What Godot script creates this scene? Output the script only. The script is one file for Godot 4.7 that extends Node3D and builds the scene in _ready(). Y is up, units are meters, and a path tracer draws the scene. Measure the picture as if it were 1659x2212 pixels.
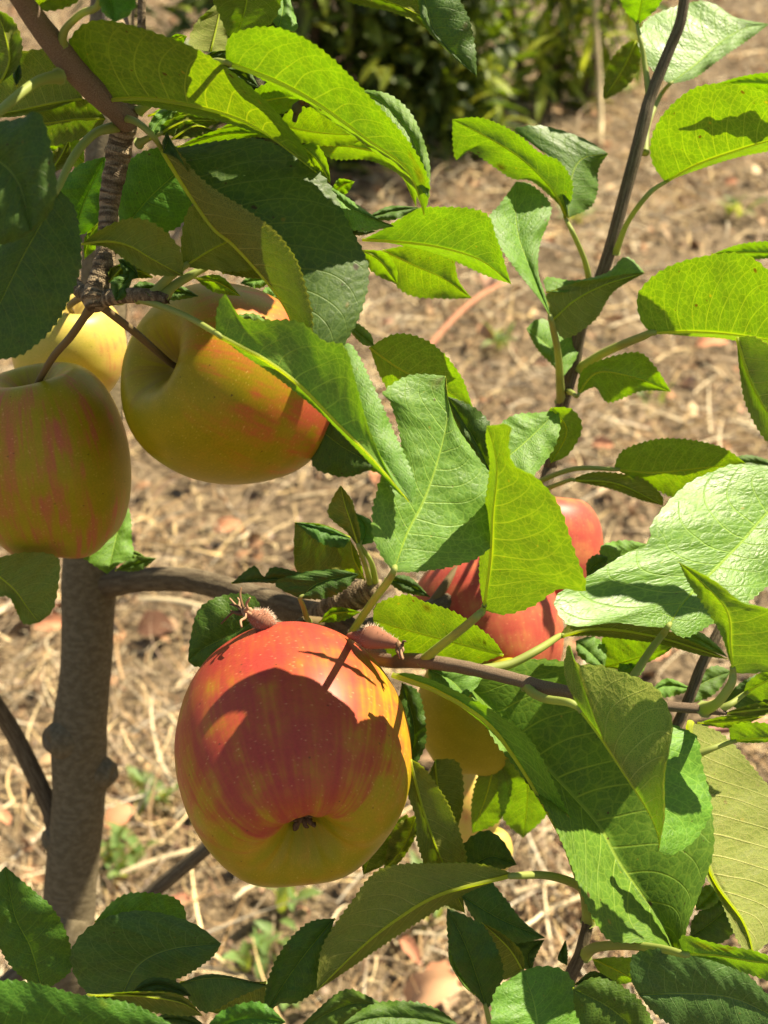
extends Node3D

# ---- view geometry: pixel of the reference (1659 wide) + distance in mm -> a point in the place
const TV := 0.42447
const PITCH := 35.0
const EYE := Vector3(0, 0.95, 0)
const SUN_CAM := Vector3(0.50, 0.85, 0.12)
var cam_basis := Basis(Vector3.RIGHT, deg_to_rad(-PITCH))
var rng := RandomNumberGenerator.new()
var M := {}
var tree: Node3D
var names := {}

func P(x: float, y: float, z: float) -> Vector3:
	var d := z * 0.001
	return EYE + cam_basis * Vector3((x - 829.5) / 1106.0 * TV * d, (1106.0 - y) / 1106.0 * TV * d, -d)

func G(x: float, y: float) -> Vector3:
	var dir := cam_basis * Vector3((x - 829.5) / 1106.0 * TV, (1106.0 - y) / 1106.0 * TV, -1.0)
	return EYE + dir * (EYE.y / -dir.y)

func numbered(called: String) -> String:
	var n: int = names.get(called, 0)
	names[called] = n + 1
	return called if n == 0 else "%s_%03d" % [called, n]

func tag(o: Node, label: String, category := "", group := "", kind := "") -> void:
	if label: o.set_meta("label", label)
	if category: o.set_meta("category", category)
	if group: o.set_meta("group", group)
	if kind: o.set_meta("kind", kind)

func put(mesh: Mesh, called: String, parent: Node, at := Vector3.ZERO) -> MeshInstance3D:
	var o := MeshInstance3D.new()
	o.mesh = mesh
	o.name = called if parent != self else numbered(called)
	o.position = at
	o.cast_shadow = GeometryInstance3D.SHADOW_CASTING_SETTING_ON
	parent.add_child(o, true)
	return o

func thing(called: String, at: Vector3, label: String, category: String, group := "") -> Node3D:
	var o := Node3D.new()
	o.name = numbered(called)
	o.position = at
	add_child(o, true)
	tag(o, label, category, group)
	return o

# ---- curves
func spline(p: PackedVector2Array, n: int) -> PackedVector2Array:
	# Catmull-Rom through p, resampled to n + 1 points even in length
	var fine := PackedVector2Array()
	var m := p.size()
	for i in m - 1:
		var a := p[maxi(i - 1, 0)]
		var b := p[i]
		var c := p[i + 1]
		var d := p[mini(i + 2, m - 1)]
		for k in 12:
			fine.append(b.cubic_interpolate(c, a, d, k / 12.0))
	fine.append(p[m - 1])
	var acc := PackedFloat32Array([0.0])
	for i in fine.size() - 1:
		acc.append(acc[i] + fine[i].distance_to(fine[i + 1]))
	var out := PackedVector2Array()
	var j := 0
	for i in n + 1:
		var want := acc[acc.size() - 1] * i / n
		while j < fine.size() - 2 and acc[j + 1] < want:
			j += 1
		out.append(fine[j].lerp(fine[j + 1], clampf((want - acc[j]) / maxf(acc[j + 1] - acc[j], 1e-6), 0, 1)))
	return out

func spline3(p: PackedVector3Array, r: PackedFloat32Array, step: int) -> Array:
	var out := PackedVector3Array()
	var rr := PackedFloat32Array()
	var m := p.size()
	for i in m - 1:
		for k in step:
			var t := k / float(step)
			out.append(p[i].cubic_interpolate(p[i + 1], p[maxi(i - 1, 0)], p[mini(i + 2, m - 1)], t))
			rr.append(lerpf(r[i], r[i + 1], t))
	out.append(p[m - 1])
	rr.append(r[m - 1])
	return [out, rr]

# a tube through world points with radii in metres; rough: relative lumps, ring: ring scars
func tube_arrays(p: PackedVector3Array, r: PackedFloat32Array, sides := 10, step := 6, rough := 0.0, ring := 0.0, cap := true) -> Array:
	var s := spline3(p, r, step)
	var c: PackedVector3Array = s[0]
	var rad: PackedFloat32Array = s[1]
	var n := c.size()
	var v := PackedVector3Array()
	var uv := PackedVector2Array()
	var ix := PackedInt32Array()
	var side := Vector3.ZERO
	var along := 0.0
	var ph := rng.randf() * 100.0
	for i in n:
		var t := (c[mini(i + 1, n - 1)] - c[maxi(i - 1, 0)]).normalized()
		if side == Vector3.ZERO:
			side = t.cross(Vector3.UP if absf(t.y) < 0.9 else Vector3.RIGHT).normalized()
		side = (side - t * side.dot(t)).normalized()
		var up := t.cross(side)
		if i > 0: along += c[i].distance_to(c[i - 1])
		var rk := rad[i]
		if ring > 0.0: rk *= 1.0 + ring * (sin(along * 2300.0 + 2.0 * sin(along * 700.0 + ph)) * 0.6 + sin(along * 900.0 + ph) * 0.7)
		for k in sides + 1:
			var a := TAU * k / sides
			var q := rk
			if rough > 0.0:
				q *= 1.0 + rough * (sin(a * 2.0 + ph + along * 60.0) * 0.5 + sin(a * 3.0 - along * 140.0 + ph * 2.0) * 0.4 + sin(a + along * 35.0) * 0.5)
			v.append(c[i] + (side * cos(a) + up * sin(a)) * q)
			uv.append(Vector2(k / float(sides), along * 12.0))
	for i in n - 1:
		for k in sides:
			var a := i * (sides + 1) + k
			ix.append_array([a, a + 1, a + sides + 1, a + 1, a + sides + 2, a + sides + 1])
	if cap:
		for e in 2:
			var at := 0 if e == 0 else n - 1
			v.append(c[at])
			uv.append(Vector2(0.5, along * 12.0 * e))
			for k in sides:
				var a := at * (sides + 1) + k
				if e == 0: ix.append_array([a + 1, a, v.size() - 1])
				else: ix.append_array([a, a + 1, v.size() - 1])
	var arr := []
	arr.resize(Mesh.ARRAY_MAX)
	arr[Mesh.ARRAY_VERTEX] = v
	arr[Mesh.ARRAY_TEX_UV] = uv
	arr[Mesh.ARRAY_INDEX] = ix
	return smooth(arr)

func smooth(arr: Array) -> Array:
	var st := SurfaceTool.new()
	st.create_from_arrays(arr)
	st.generate_normals()
	return st.commit_to_arrays()

func mesh_of(arr: Array, mat: Material, onto: ArrayMesh = null) -> ArrayMesh:
	var m := onto if onto else ArrayMesh.new()
	m.add_surface_from_arrays(Mesh.PRIMITIVE_TRIANGLES, arr)
	m.surface_set_material(m.get_surface_count() - 1, mat)
	return m

# a branch given in pixels and mm: x, y, distance, radius
func limb(called: String, q: Array, mat: Material, sides := 14, rough := 0.04, ring := 0.0, step := 8) -> MeshInstance3D:
	var p := PackedVector3Array()
	var r := PackedFloat32Array()
	for i in range(0, q.size(), 4):
		p.append(P(q[i], q[i + 1], q[i + 2]))
		r.append(q[i + 3] * 0.001)
	return put(mesh_of(tube_arrays(p, r, sides, step, rough, ring), mat), called, tree, -tree.position)

func length_of(q: Array) -> float:
	return Vector2(q[0], q[1]).distance_to(Vector2(q[q.size() - 2], q[q.size() - 1]))

# ---- one leaf: midrib from base to tip, left and right margin (left of the way from base to tip), all in pixels;
# z is the distance of its middle in mm, k how far it leans (per unit of height), dl / dr how much each half is folded away
func lf(side: String, z: float, mid: Array, L: Array, R: Array, o := {}) -> MeshInstance3D:
	var m := PackedVector2Array()
	var c := Vector2.ZERO
	for i in range(0, mid.size(), 2):
		m.append(Vector2(mid[i], mid[i + 1]))
		c += m[m.size() - 1]
	c /= m.size()
	var pm := TV * z / 1106.0
	var k: float = o.get("k", 0.55 if side == "T" else -0.9)
	var kx: float = o.get("kx", (0.22 if k > 0.3 else 0.0) if side == "T" else (-0.22 if k < -0.5 else 0.0))
	var dl: float = o.get("dl", 0.0)
	var dr: float = o.get("dr", 0.0)
	var bow: float = o.get("bow", 0.0)
	var wave: float = o.get("wave", 1.0)
	var bulge: float = o.get("bulge", 1.2)
	var w: float = o.get("w", 0.0)
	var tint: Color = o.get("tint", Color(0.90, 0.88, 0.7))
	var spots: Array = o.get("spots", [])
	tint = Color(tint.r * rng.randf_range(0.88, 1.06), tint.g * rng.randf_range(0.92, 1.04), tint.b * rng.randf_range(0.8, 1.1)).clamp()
	if rng.randf() < 0.38 and length_of(mid) > 120.0:
		spots = spots + [[rng.randf_range(0.25, 0.97), (1.0 if rng.randf() < 0.5 else -1.0) * rng.randf_range(0.75, 1.05), rng.randf_range(0.015, 0.045), Color(0.55, 0.28, 0.16) if rng.randf() < 0.7 else Color(0.95, 0.72, 0.35)]]
	var flip := -1.0 if rng.randf() < 0.5 else 1.0
	var slide := rng.randf_range(-0.03, 0.03)
	var rough: float = sqrt(1.0 + k * k)
	var length := 0.0
	for i in m.size() - 1: length += m[i].distance_to(m[i + 1])
	var teeth: int = clampi(int(length * pm * 1.15 / 2.1), 8, 44)
	if o.get("plain", false): teeth = mini(teeth, 10)
	var rows := teeth * 3
	var mc := spline(m, rows)
	var edge := []
	for h in 2:
		var src: Array = L if h == 0 else R
		var e := PackedVector2Array()
		if src.is_empty():
			for i in rows + 1:
				var t := float(i) / rows
				var tan := mc[mini(i + 1, rows)] - mc[maxi(i - 1, 0)]
				var per := Vector2(tan.y, -tan.x).normalized() * (1.0 if h == 0 else -1.0)
				e.append(mc[i] + per * w * pow(maxf(sin(PI * pow(t, 0.82)), 0.0), 0.75))
		else:
			var pts := PackedVector2Array([m[0]])
			for i in range(0, src.size(), 2): pts.append(Vector2(src[i], src[i + 1]))
			pts.append(m[m.size() - 1])
			e = spline(pts, rows)
		edge.append(e)
	var ss := [1.0, 0.86, 0.66, 0.44, 0.22, 0.07]
	var v := PackedVector3Array()
	var uv := PackedVector2Array()
	var col := PackedColorArray()
	var ix := PackedInt32Array()
	var ph := rng.randf() * TAU
	var ph2 := rng.randf() * TAU
	var tooth := 0.58 / pm
	var sgn := 1.0 if side == "T" else -1.0
	var jag: float = o.get("jag", 0.0)
	var jags := PackedFloat32Array()
	for i in rows + 1: jags.append(rng.randf())
	var cols := 13
	for i in rows + 1:
		var t := float(i) / rows
		var bell := pow(maxf(sin(PI * t), 0.0), 0.6)
		for j in cols:
			var h := 0 if j < 6 else 1
			var s: float = ss[j] if j < 6 else (0.0 if j == 6 else ss[12 - j])
			var e: PackedVector2Array = edge[h]
			var d: Vector2 = e[i] - mc[i]
			var len2 := d.length()
			var q: Vector2 = mc[i] + d * s
			if j == 0 or j == 12:
				var f: float = [0.0, 0.45, 1.0][i % 3]
				var amp := minf(tooth * (0.75 + 0.5 * jags[i / 3 * 3]), len2 * 0.12) * f
				if len2 > 0.01: q += d / len2 * (amp - (jag * tooth * jags[i]))
			var z0 := z + k * (c.y - q.y) * pm + kx * (q.x - c.x) * pm
			z0 += (dl if h == 0 else dr) * s * bell
			z0 += bow * (1.0 - pow(2.0 * t - 1.0, 2.0))
			z0 -= sgn * bulge * 4.0 * s * (1.0 - s) * bell
			z0 += wave * s * s * sin(t * 13.0 + ph + h * 2.0) * bell + wave * 0.6 * s * sin(t * 29.0 + ph2 + h) * bell
			# the lamina puffs up a little between its side veins
			z0 -= sgn * 0.28 * sin((t * 11.8 - s * 2.6) * TAU) * bell * sin(PI * minf(s * 1.1, 1.0))
			v.append(P(q.x, q.y, z0))
			uv.append(Vector2(0.5 + (-0.5 if h == 0 else 0.5) * s * flip, clampf(t * (1.0 - absf(slide)) + maxf(slide, 0.0), 0.0, 1.0)))
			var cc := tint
			for sp in spots:
				var su: float = s * (-1.0 if h == 0 else 1.0)
				var dd := Vector2((t - sp[0]) / sp[2], (su - sp[1]) / (sp[2] * 3.0)).length()
				if dd < 1.0: cc = cc.lerp(sp[3], clampf((1.0 - dd) * 1.6, 0, 1))
			col.append(cc)
	for i in rows:
		for j in cols - 1:
			var a := i * cols + j
			if side == "T": ix.append_array([a, a + cols, a + cols + 1, a, a + cols + 1, a + 1])
			else: ix.append_array([a, a + cols + 1, a + cols, a, a + 1, a + cols + 1])
	var arr := []
	arr.resize(Mesh.ARRAY_MAX)
	arr[Mesh.ARRAY_VERTEX] = v
	arr[Mesh.ARRAY_TEX_UV] = uv
	arr[Mesh.ARRAY_COLOR] = col
	arr[Mesh.ARRAY_INDEX] = ix
	arr = smooth(arr)
	var mesh := mesh_of(arr, M[o.get("mat", "leaf" if rng.randf() < 0.5 else "leaf_spotted")])
	# the downy skin of the underside
	var vv: PackedVector3Array = arr[Mesh.ARRAY_VERTEX]
	var nn: PackedVector3Array = arr[Mesh.ARRAY_NORMAL]
	var und := arr.duplicate()
	var v2 := PackedVector3Array()
	var n2 := PackedVector3Array()
	for i in vv.size():
		v2.append(vv[i] - nn[i] * 0.00015)
		n2.append(-nn[i])
	var i2: PackedInt32Array = arr[Mesh.ARRAY_INDEX].duplicate()
	i2.reverse()
	und[Mesh.ARRAY_VERTEX] = v2
	und[Mesh.ARRAY_NORMAL] = n2
	und[Mesh.ARRAY_INDEX] = i2
	var c2 := PackedColorArray()
	for cc in col: c2.append(cc.lerp(Color(0.97, 0.97, 0.68), 0.8) if o.get("under", "") != "down_thick" else Color(0.98, 0.96, 1.0) if cc.g > cc.r * 0.8 else cc)
	und[Mesh.ARRAY_COLOR] = c2
	mesh_of(und, M[o.get("under", "down_thin" if side == "U" and k < -0.5 else "down")], mesh)
	# the midrib stands out below
	var rp := PackedVector3Array()
	var rr := PackedFloat32Array()
	var rib: float = o.get("rib", 0.75) * clampf(length * pm / 75.0, 0.5, 1.15)
	for i in range(0, rows + 1, 3):
		var at := i * cols + 6
		var t := float(i) / rows
		var rk := rib * lerpf(1.0, 0.25, t) * 0.001
		rp.append(v[at] - nn[mini(at, nn.size() - 1)] * rk * 0.75)
		rr.append(rk)
	mesh_of(tube_arrays(rp, rr, 6, 1), M.midrib, mesh)
	var leaf := put(mesh, "leaf", tree, -tree.position)
	if o.has("label"): leaf.set_meta("label", o.label)
	if o.has("pet"):
		var q: Array = o.pet
		var pp := PackedVector3Array()
		var pr := PackedFloat32Array()
		var r0: float = o.get("pr", 1.0)
		for i in range(0, q.size(), 3):
			pp.append(P(q[i], q[i + 1], q[i + 2]))
			pr.append(r0 * lerpf(1.15, 0.85, i / float(q.size())) * 0.001)
		pr[0] *= 1.75
		pp.insert(1, pp[0].lerp(pp[1], 0.12))
		pr.insert(1, pr[1] * 1.35)
		pp.append(rp[0])
		pp.append(rp[1])
		pr.append(r0 * 0.00075)
		pr.append(r0 * 0.0006)
		put(mesh_of(tube_arrays(pp, pr, 8, 6), M[o.get("pmat", "petiole")]), "petiole", leaf)
	return leaf

# ---- textures
func noise_bytes(w: int, h: int, kind: int, freq: float, sd: int, oct := 3, stretch := Vector2.ONE) -> PackedByteArray:
	var f := FastNoiseLite.new()
	f.noise_type = kind
	f.frequency = freq
	f.seed = sd
	f.fractal_octaves = oct
	if kind == FastNoiseLite.TYPE_CELLULAR:
		f.cellular_return_type = FastNoiseLite.RETURN_DISTANCE2_SUB
		f.fractal_type = FastNoiseLite.FRACTAL_NONE
		f.domain_warp_enabled = true
		f.domain_warp_amplitude = 0.35 / freq
		f.domain_warp_frequency = freq * 0.8
	var im := f.get_image(int(w / stretch.x), int(h / stretch.y), false, false, true)
	if stretch != Vector2.ONE: im.resize(w, h, Image.INTERPOLATE_CUBIC)
	return im.get_data()

func tex(w: int, h: int, b: PackedByteArray, fmt := Image.FORMAT_RGB8) -> ImageTexture:
	return ImageTexture.create_from_image(Image.create_from_data(w, h, false, fmt, b))

func wrapped(b: PackedByteArray, w: int, h: int) -> PackedByteArray:
	# blends the right end into the left one, so that the picture closes round an apple
	var n := w / 6
	for y in h:
		for x in n:
			var t := x / float(n)
			var a := y * w + w - n + x
			b[a] = int(lerpf(b[a], b[y * w + n - 1 - x], t))
	return b

func leaf_materials() -> void:
	leaf_set(0, [["leaf", 0.9, 0.02, 0.5, Color(1.0, 0.965, 0.2)], ["leaf_gloss", 0.85, 0.03, 0.55, Color(1.0, 0.97, 0.3)]])
	leaf_set(40, [["leaf_spotted", 0.95, 0.022, 0.48, Color(1.0, 0.95, 0.2)]])

func leaf_set(sd: int, kinds: Array) -> void:
	var W := 448
	var H := 896
	var vein := PackedFloat32Array()
	vein.resize(W * H)
	for i in 11:
		for side in 2:
			var v0 := 0.03 + 0.083 * i + (0.022 if side else 0.0) + rng.randf_range(-0.008, 0.008)
			var steps := 300
			var kink := rng.randf() * TAU
			var reach := rng.randf_range(0.9, 0.98)
			for n in steps:
				var s := n / float(steps) * reach
				var u := 0.5 + 0.5 * s * (1.0 if side else -1.0)
				var vv := v0 + 0.135 * s + 0.085 * s * s * s + 0.004 * sin(s * 9.0 + kink)
				if vv > 0.995: break
				var width := lerpf(2.6, 1.0, s)
				var power := lerpf(1.0, 0.55, s)
				var px := u * W
				var py := vv * H
				for dy in range(-3, 4):
					for dx in range(-3, 4):
						var x := int(px) + dx
						var y := int(py) + dy
						if x < 0 or y < 0 or x >= W or y >= H: continue
						var d := Vector2(x + 0.5 - px, y + 0.5 - py).length()
						var a := power * clampf(1.4 - d / width, 0.0, 1.0)
						if a > vein[y * W + x]: vein[y * W + x] = a
	var big := noise_bytes(W, H, FastNoiseLite.TYPE_CELLULAR, 0.042, 3 + sd)
	var fine := noise_bytes(W, H, FastNoiseLite.TYPE_CELLULAR, 0.115, 8 + sd)
	var mottle := noise_bytes(W, H, FastNoiseLite.TYPE_SIMPLEX_SMOOTH, 0.012, 5 + sd, 4)
	var grain := noise_bytes(W, H, FastNoiseLite.TYPE_SIMPLEX, 0.25, 6 + sd, 2)
	var top := PackedByteArray()
	var hgt := PackedByteArray()
	var under := PackedByteArray()
	var rgh := PackedByteArray()
	top.resize(W * H * 3)
	hgt.resize(W * H)
	under.resize(W * H * 4)
	rgh.resize(W * H)
	for y in H:
		for x in W:
			var i := y * W + x
			var b := big[i] / 255.0
			var f := fine[i] / 255.0
			var net := maxf(clampf(1.0 - b * 5.5, 0, 1) * 0.46, clampf(1.0 - f * 4.5, 0, 1) * 0.22)
			var mid := clampf(1.5 - absf(x + 0.5 - W * 0.5) / lerpf(7.0, 2.5, y / float(H)), 0, 1)
			var vn := maxf(maxf(vein[i] * 0.85, net), mid)
			var g := 0.86 + 0.16 * (mottle[i] / 255.0 - 0.5) + 0.16 * (grain[i] / 255.0 - 0.5)
			top[i * 3] = int(clampf(lerpf(122.0 * g, 205.0, vn * 0.72), 0, 255))
			top[i * 3 + 1] = int(clampf(lerpf(176.0 * g, 236.0, vn * 0.72), 0, 255))
			top[i * 3 + 2] = int(clampf(lerpf(50.0 * g, 112.0, vn * 0.72), 0, 255))
			var puff := (1.0 - maxf(vein[i], mid)) * 0.55 + clampf(b * 1.8, 0, 1) * 0.33 + clampf(f * 2.0, 0, 1) * 0.12
			hgt[i] = int(clampf(puff * 235.0 + grain[i] * 0.06, 0, 255))
			rgh[i] = int(clampf(112.0 + 40.0 * vn + 46.0 * (mottle[i] / 255.0), 0, 255))
			var fuzz := grain[i] / 255.0
			var vu := maxf(maxf(vein[i], net * 0.55), mid)
			under[i * 4] = int(clampf(lerpf(176.0, 208.0, vu) * (0.88 + 0.24 * fuzz), 0, 255))
			under[i * 4 + 1] = int(clampf(lerpf(174.0, 204.0, vu) * (0.88 + 0.24 * fuzz), 0, 255))
			under[i * 4 + 2] = int(clampf(lerpf(104.0, 140.0, vu) * (0.88 + 0.24 * fuzz), 0, 255))
			under[i * 4 + 3] = int(clampf(84.0 + 56.0 * vu + 60.0 * (fuzz - 0.5), 0, 255))
	# specks, feeding marks and a few yellowed patches
	var rr := RandomNumberGenerator.new()
	rr.seed = 90 + sd
	for d in (22 if sd == 0 else 46):
		var cx := rr.randi_range(20, W - 20)
		var cy := rr.randi_range(30, H - 30)
		var r := rr.randf_range(1.2, 3.4) if d % 7 else rr.randf_range(4.0, 9.0)
		var c: Array = [92, 58, 26] if d % 3 else [186, 172, 64]
		for dy in range(-9, 10):
			for dx in range(-9, 10):
				var l := Vector2(dx, dy * 0.8).length() / r
				if l >= 1.0: continue
				var i := ((cy + dy) * W + cx + dx) * 3
				var f := (1.0 - l * l) * 0.85
				for ch in 3: top[i + ch] = int(lerpf(top[i + ch], c[ch], f))
	var ttop := tex(W, H, top)
	var thgt := tex(W, H, hgt, Image.FORMAT_L8)
	var trgh := tex(W, H, rgh, Image.FORMAT_L8)
	var tund := tex(W, H, under, Image.FORMAT_RGBA8)
	for n in kinds:
		var m := StandardMaterial3D.new()
		m.resource_name = n[0]
		m.albedo_texture = ttop
		m.vertex_color_use_as_albedo = true
		m.roughness = n[1]
		m.roughness_texture = trgh
		m.rim_enabled = true
		m.rim = 0.16
		m.rim_tint = 0.2
		m.metallic_specular = n[3]
		m.heightmap_enabled = true
		m.heightmap_texture = thgt
		m.heightmap_scale = n[2]
		m.backlight_enabled = true
		m.backlight = n[4]
		m.cull_mode = BaseMaterial3D.CULL_DISABLED
		M[n[0]] = m
	if M.has("down"): return
	for n in [["down", 1.75], ["down_thin", 0.4], ["down_thick", 1.6]]:
		var d := StandardMaterial3D.new()
		d.resource_name = n[0]
		d.albedo_texture = tund
		d.vertex_color_use_as_albedo = true
		d.transparency = BaseMaterial3D.TRANSPARENCY_ALPHA
		d.albedo_color = Color(1, 1, 1, n[1])
		d.roughness = 0.95
		d.metallic_specular = 0.2
		d.heightmap_enabled = true
		d.heightmap_texture = thgt
		d.heightmap_flip_texture = true
		d.heightmap_scale = 0.05
		d.backlight_enabled = true
		d.backlight = Color(1.0, 0.98, 0.6)
		d.cull_mode = BaseMaterial3D.CULL_DISABLED
		M[n[0]] = d

func plain(called: String, c: Color, rough := 0.8, spec := 0.4) -> StandardMaterial3D:
	var m := StandardMaterial3D.new()
	m.resource_name = called
	m.albedo_color = c.linear_to_srgb()
	m.roughness = rough
	m.metallic_specular = spec
	M[called] = m
	return m

func bark_material(called: String, a: Color, b: Color, stretch: Vector2, freq: float, height: float, uvs: Vector3) -> void:
	var n := 256
	var lo := noise_bytes(n, n, FastNoiseLite.TYPE_SIMPLEX_SMOOTH, freq, 21 + M.size(), 5, stretch)
	var hi := noise_bytes(n, n, FastNoiseLite.TYPE_SIMPLEX, 0.12, 33 + M.size(), 3)
	lo = wrapped(lo, n, n)
	var c := PackedByteArray()
	var h := PackedByteArray()
	c.resize(n * n * 3)
	h.resize(n * n)
	var sa := a.linear_to_srgb()
	var sb := b.linear_to_srgb()
	for i in n * n:
		var t := clampf((lo[i] / 255.0 - 0.5) * 1.7 + 0.5 + (hi[i] / 255.0 - 0.5) * 0.7, 0, 1)
		var q := sa.lerp(sb, t)
		if hi[i] > 218: q = q.lerp(Color(0.66, 0.6, 0.5), 0.25)
		c[i * 3] = int(q.r * 255)
		c[i * 3 + 1] = int(q.g * 255)
		c[i * 3 + 2] = int(q.b * 255)
		h[i] = int(clampf(lo[i] * 0.65 + hi[i] * 0.35, 0, 255))
	var m := StandardMaterial3D.new()
	m.resource_name = called
	m.albedo_texture = tex(n, n, c)
	m.uv1_scale = uvs
	m.roughness = 0.85
	m.metallic_specular = 0.35
	m.heightmap_enabled = true
	m.heightmap_texture = tex(n, n, h, Image.FORMAT_L8)
	m.heightmap_scale = height
	M[called] = m

# ---- apples
const PROFILE := [[0.0, 0.60], [0.05, 0.605], [0.10, 0.64], [0.17, 0.72], [0.26, 0.81], [0.38, 0.885], [0.52, 0.90], [0.68, 0.82], [0.82, 0.66], [0.92, 0.45], [0.985, 0.18], [1.0, -0.04], [0.975, -0.28], [0.92, -0.50], [0.83, -0.70], [0.70, -0.865], [0.55, -0.955], [0.42, -0.965], [0.30, -0.91], [0.21, -0.82], [0.14, -0.72], [0.08, -0.66], [0.0, -0.65]]

func apple_texture(sd: int, blush: float, width: float, streak: float, shift: float, tail: float, low: Color, high: Color, red: Color) -> ImageTexture:
	var n := 512
	var st := wrapped(noise_bytes(n, n, FastNoiseLite.TYPE_SIMPLEX_SMOOTH, 0.045, sd, 4, Vector2(1, 9)), n, n)
	var wide := wrapped(noise_bytes(n, n, FastNoiseLite.TYPE_SIMPLEX_SMOOTH, 0.014, sd + 5, 3, Vector2(1, 3)), n, n)
	var mo := wrapped(noise_bytes(n, n, FastNoiseLite.TYPE_SIMPLEX_SMOOTH, 0.02, sd + 9, 4), n, n)
	var gr := noise_bytes(n, n, FastNoiseLite.TYPE_SIMPLEX, 0.3, sd + 13, 1)
	var fi := wrapped(noise_bytes(n, n, FastNoiseLite.TYPE_SIMPLEX_SMOOTH, 0.16, sd + 17, 3, Vector2(1, 16)), n, n)
	var b := PackedByteArray()
	b.resize(n * n * 3)
	var slow := low.linear_to_srgb()
	var shigh := high.linear_to_srgb()
	var sred := red.linear_to_srgb()
	var pink := sred.lerp(shigh, 0.45)
	for y in n:
		var v := (y + 0.5) / n
		# red fades into the two hollows
		var ends := clampf((v - 0.10) / 0.16, 0, 1) * clampf((0.97 - v) / 0.12, 0, 1)
		for x in n:
			var i := y * n + x
			var a := absf(fposmod((x + 0.5) / n + 0.5, 1.0) - 0.5) * 2.0
			var face := clampf((width - a) / 0.45 + 0.5, 0.0, 1.0)
			var s := st[i] / 255.0
			var w := wide[i] / 255.0
			var m := mo[i] / 255.0
			var r := blush * face * (0.3 + 0.7 * ends) + ((s - 0.5) * 0.5 + (fi[i] / 255.0 - 0.5) * 0.45) * streak * (0.35 + 0.65 * ends) + (w - 0.5) * 0.5 * streak + (m - 0.5) * 0.55 + (gr[i] / 255.0 - 0.5) * 0.12 + shift + tail * (v - 0.45)
			r = smoothstep(-0.18, 1.2, r)
			var q := slow.lerp(shigh, clampf(m * 0.9 + face * 0.35 - 0.2, 0, 1))
			q = q.lerp(pink, clampf(r * 1.35, 0, 1)).lerp(sred, clampf(r * 1.35 - 0.32, 0, 1))
			# russet in the stem hollow
			var rus := clampf((0.15 - v) * 9.0 + (s - 0.5) * 1.6, 0, 1) * 0.6
			q = q.lerp(Color(0.50, 0.39, 0.20), rus)
			var g := 0.95 + 0.1 * gr[i] / 255.0
			b[i * 3] = int(clampf(q.r * g * 255, 0, 255))
			b[i * 3 + 1] = int(clampf(q.g * g * 255, 0, 255))
			b[i * 3 + 2] = int(clampf(q.b * g * 255, 0, 255))
	# pale pores and a few dark specks
	var rr := RandomNumberGenerator.new()
	rr.seed = sd * 7 + 1
	for d in 1500:
		var x := rr.randi_range(1, n - 3)
		var y := rr.randi_range(60, n - 40)
		var dark := d % 26 == 0
		for q in [[0, 0, 1.0], [1, 0, 0.5], [0, 1, 0.5]]:
			var i: int = ((y + q[1]) * n + x + q[0]) * 3
			var f: float = q[2] * (0.75 if dark else rr.randf_range(0.12, 0.5))
			for ch in 3: b[i + ch] = int(lerpf(b[i + ch], [66, 48, 30][ch] if dark else [238, 208, 140][ch], f))
	return tex(n, n, b)

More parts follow.
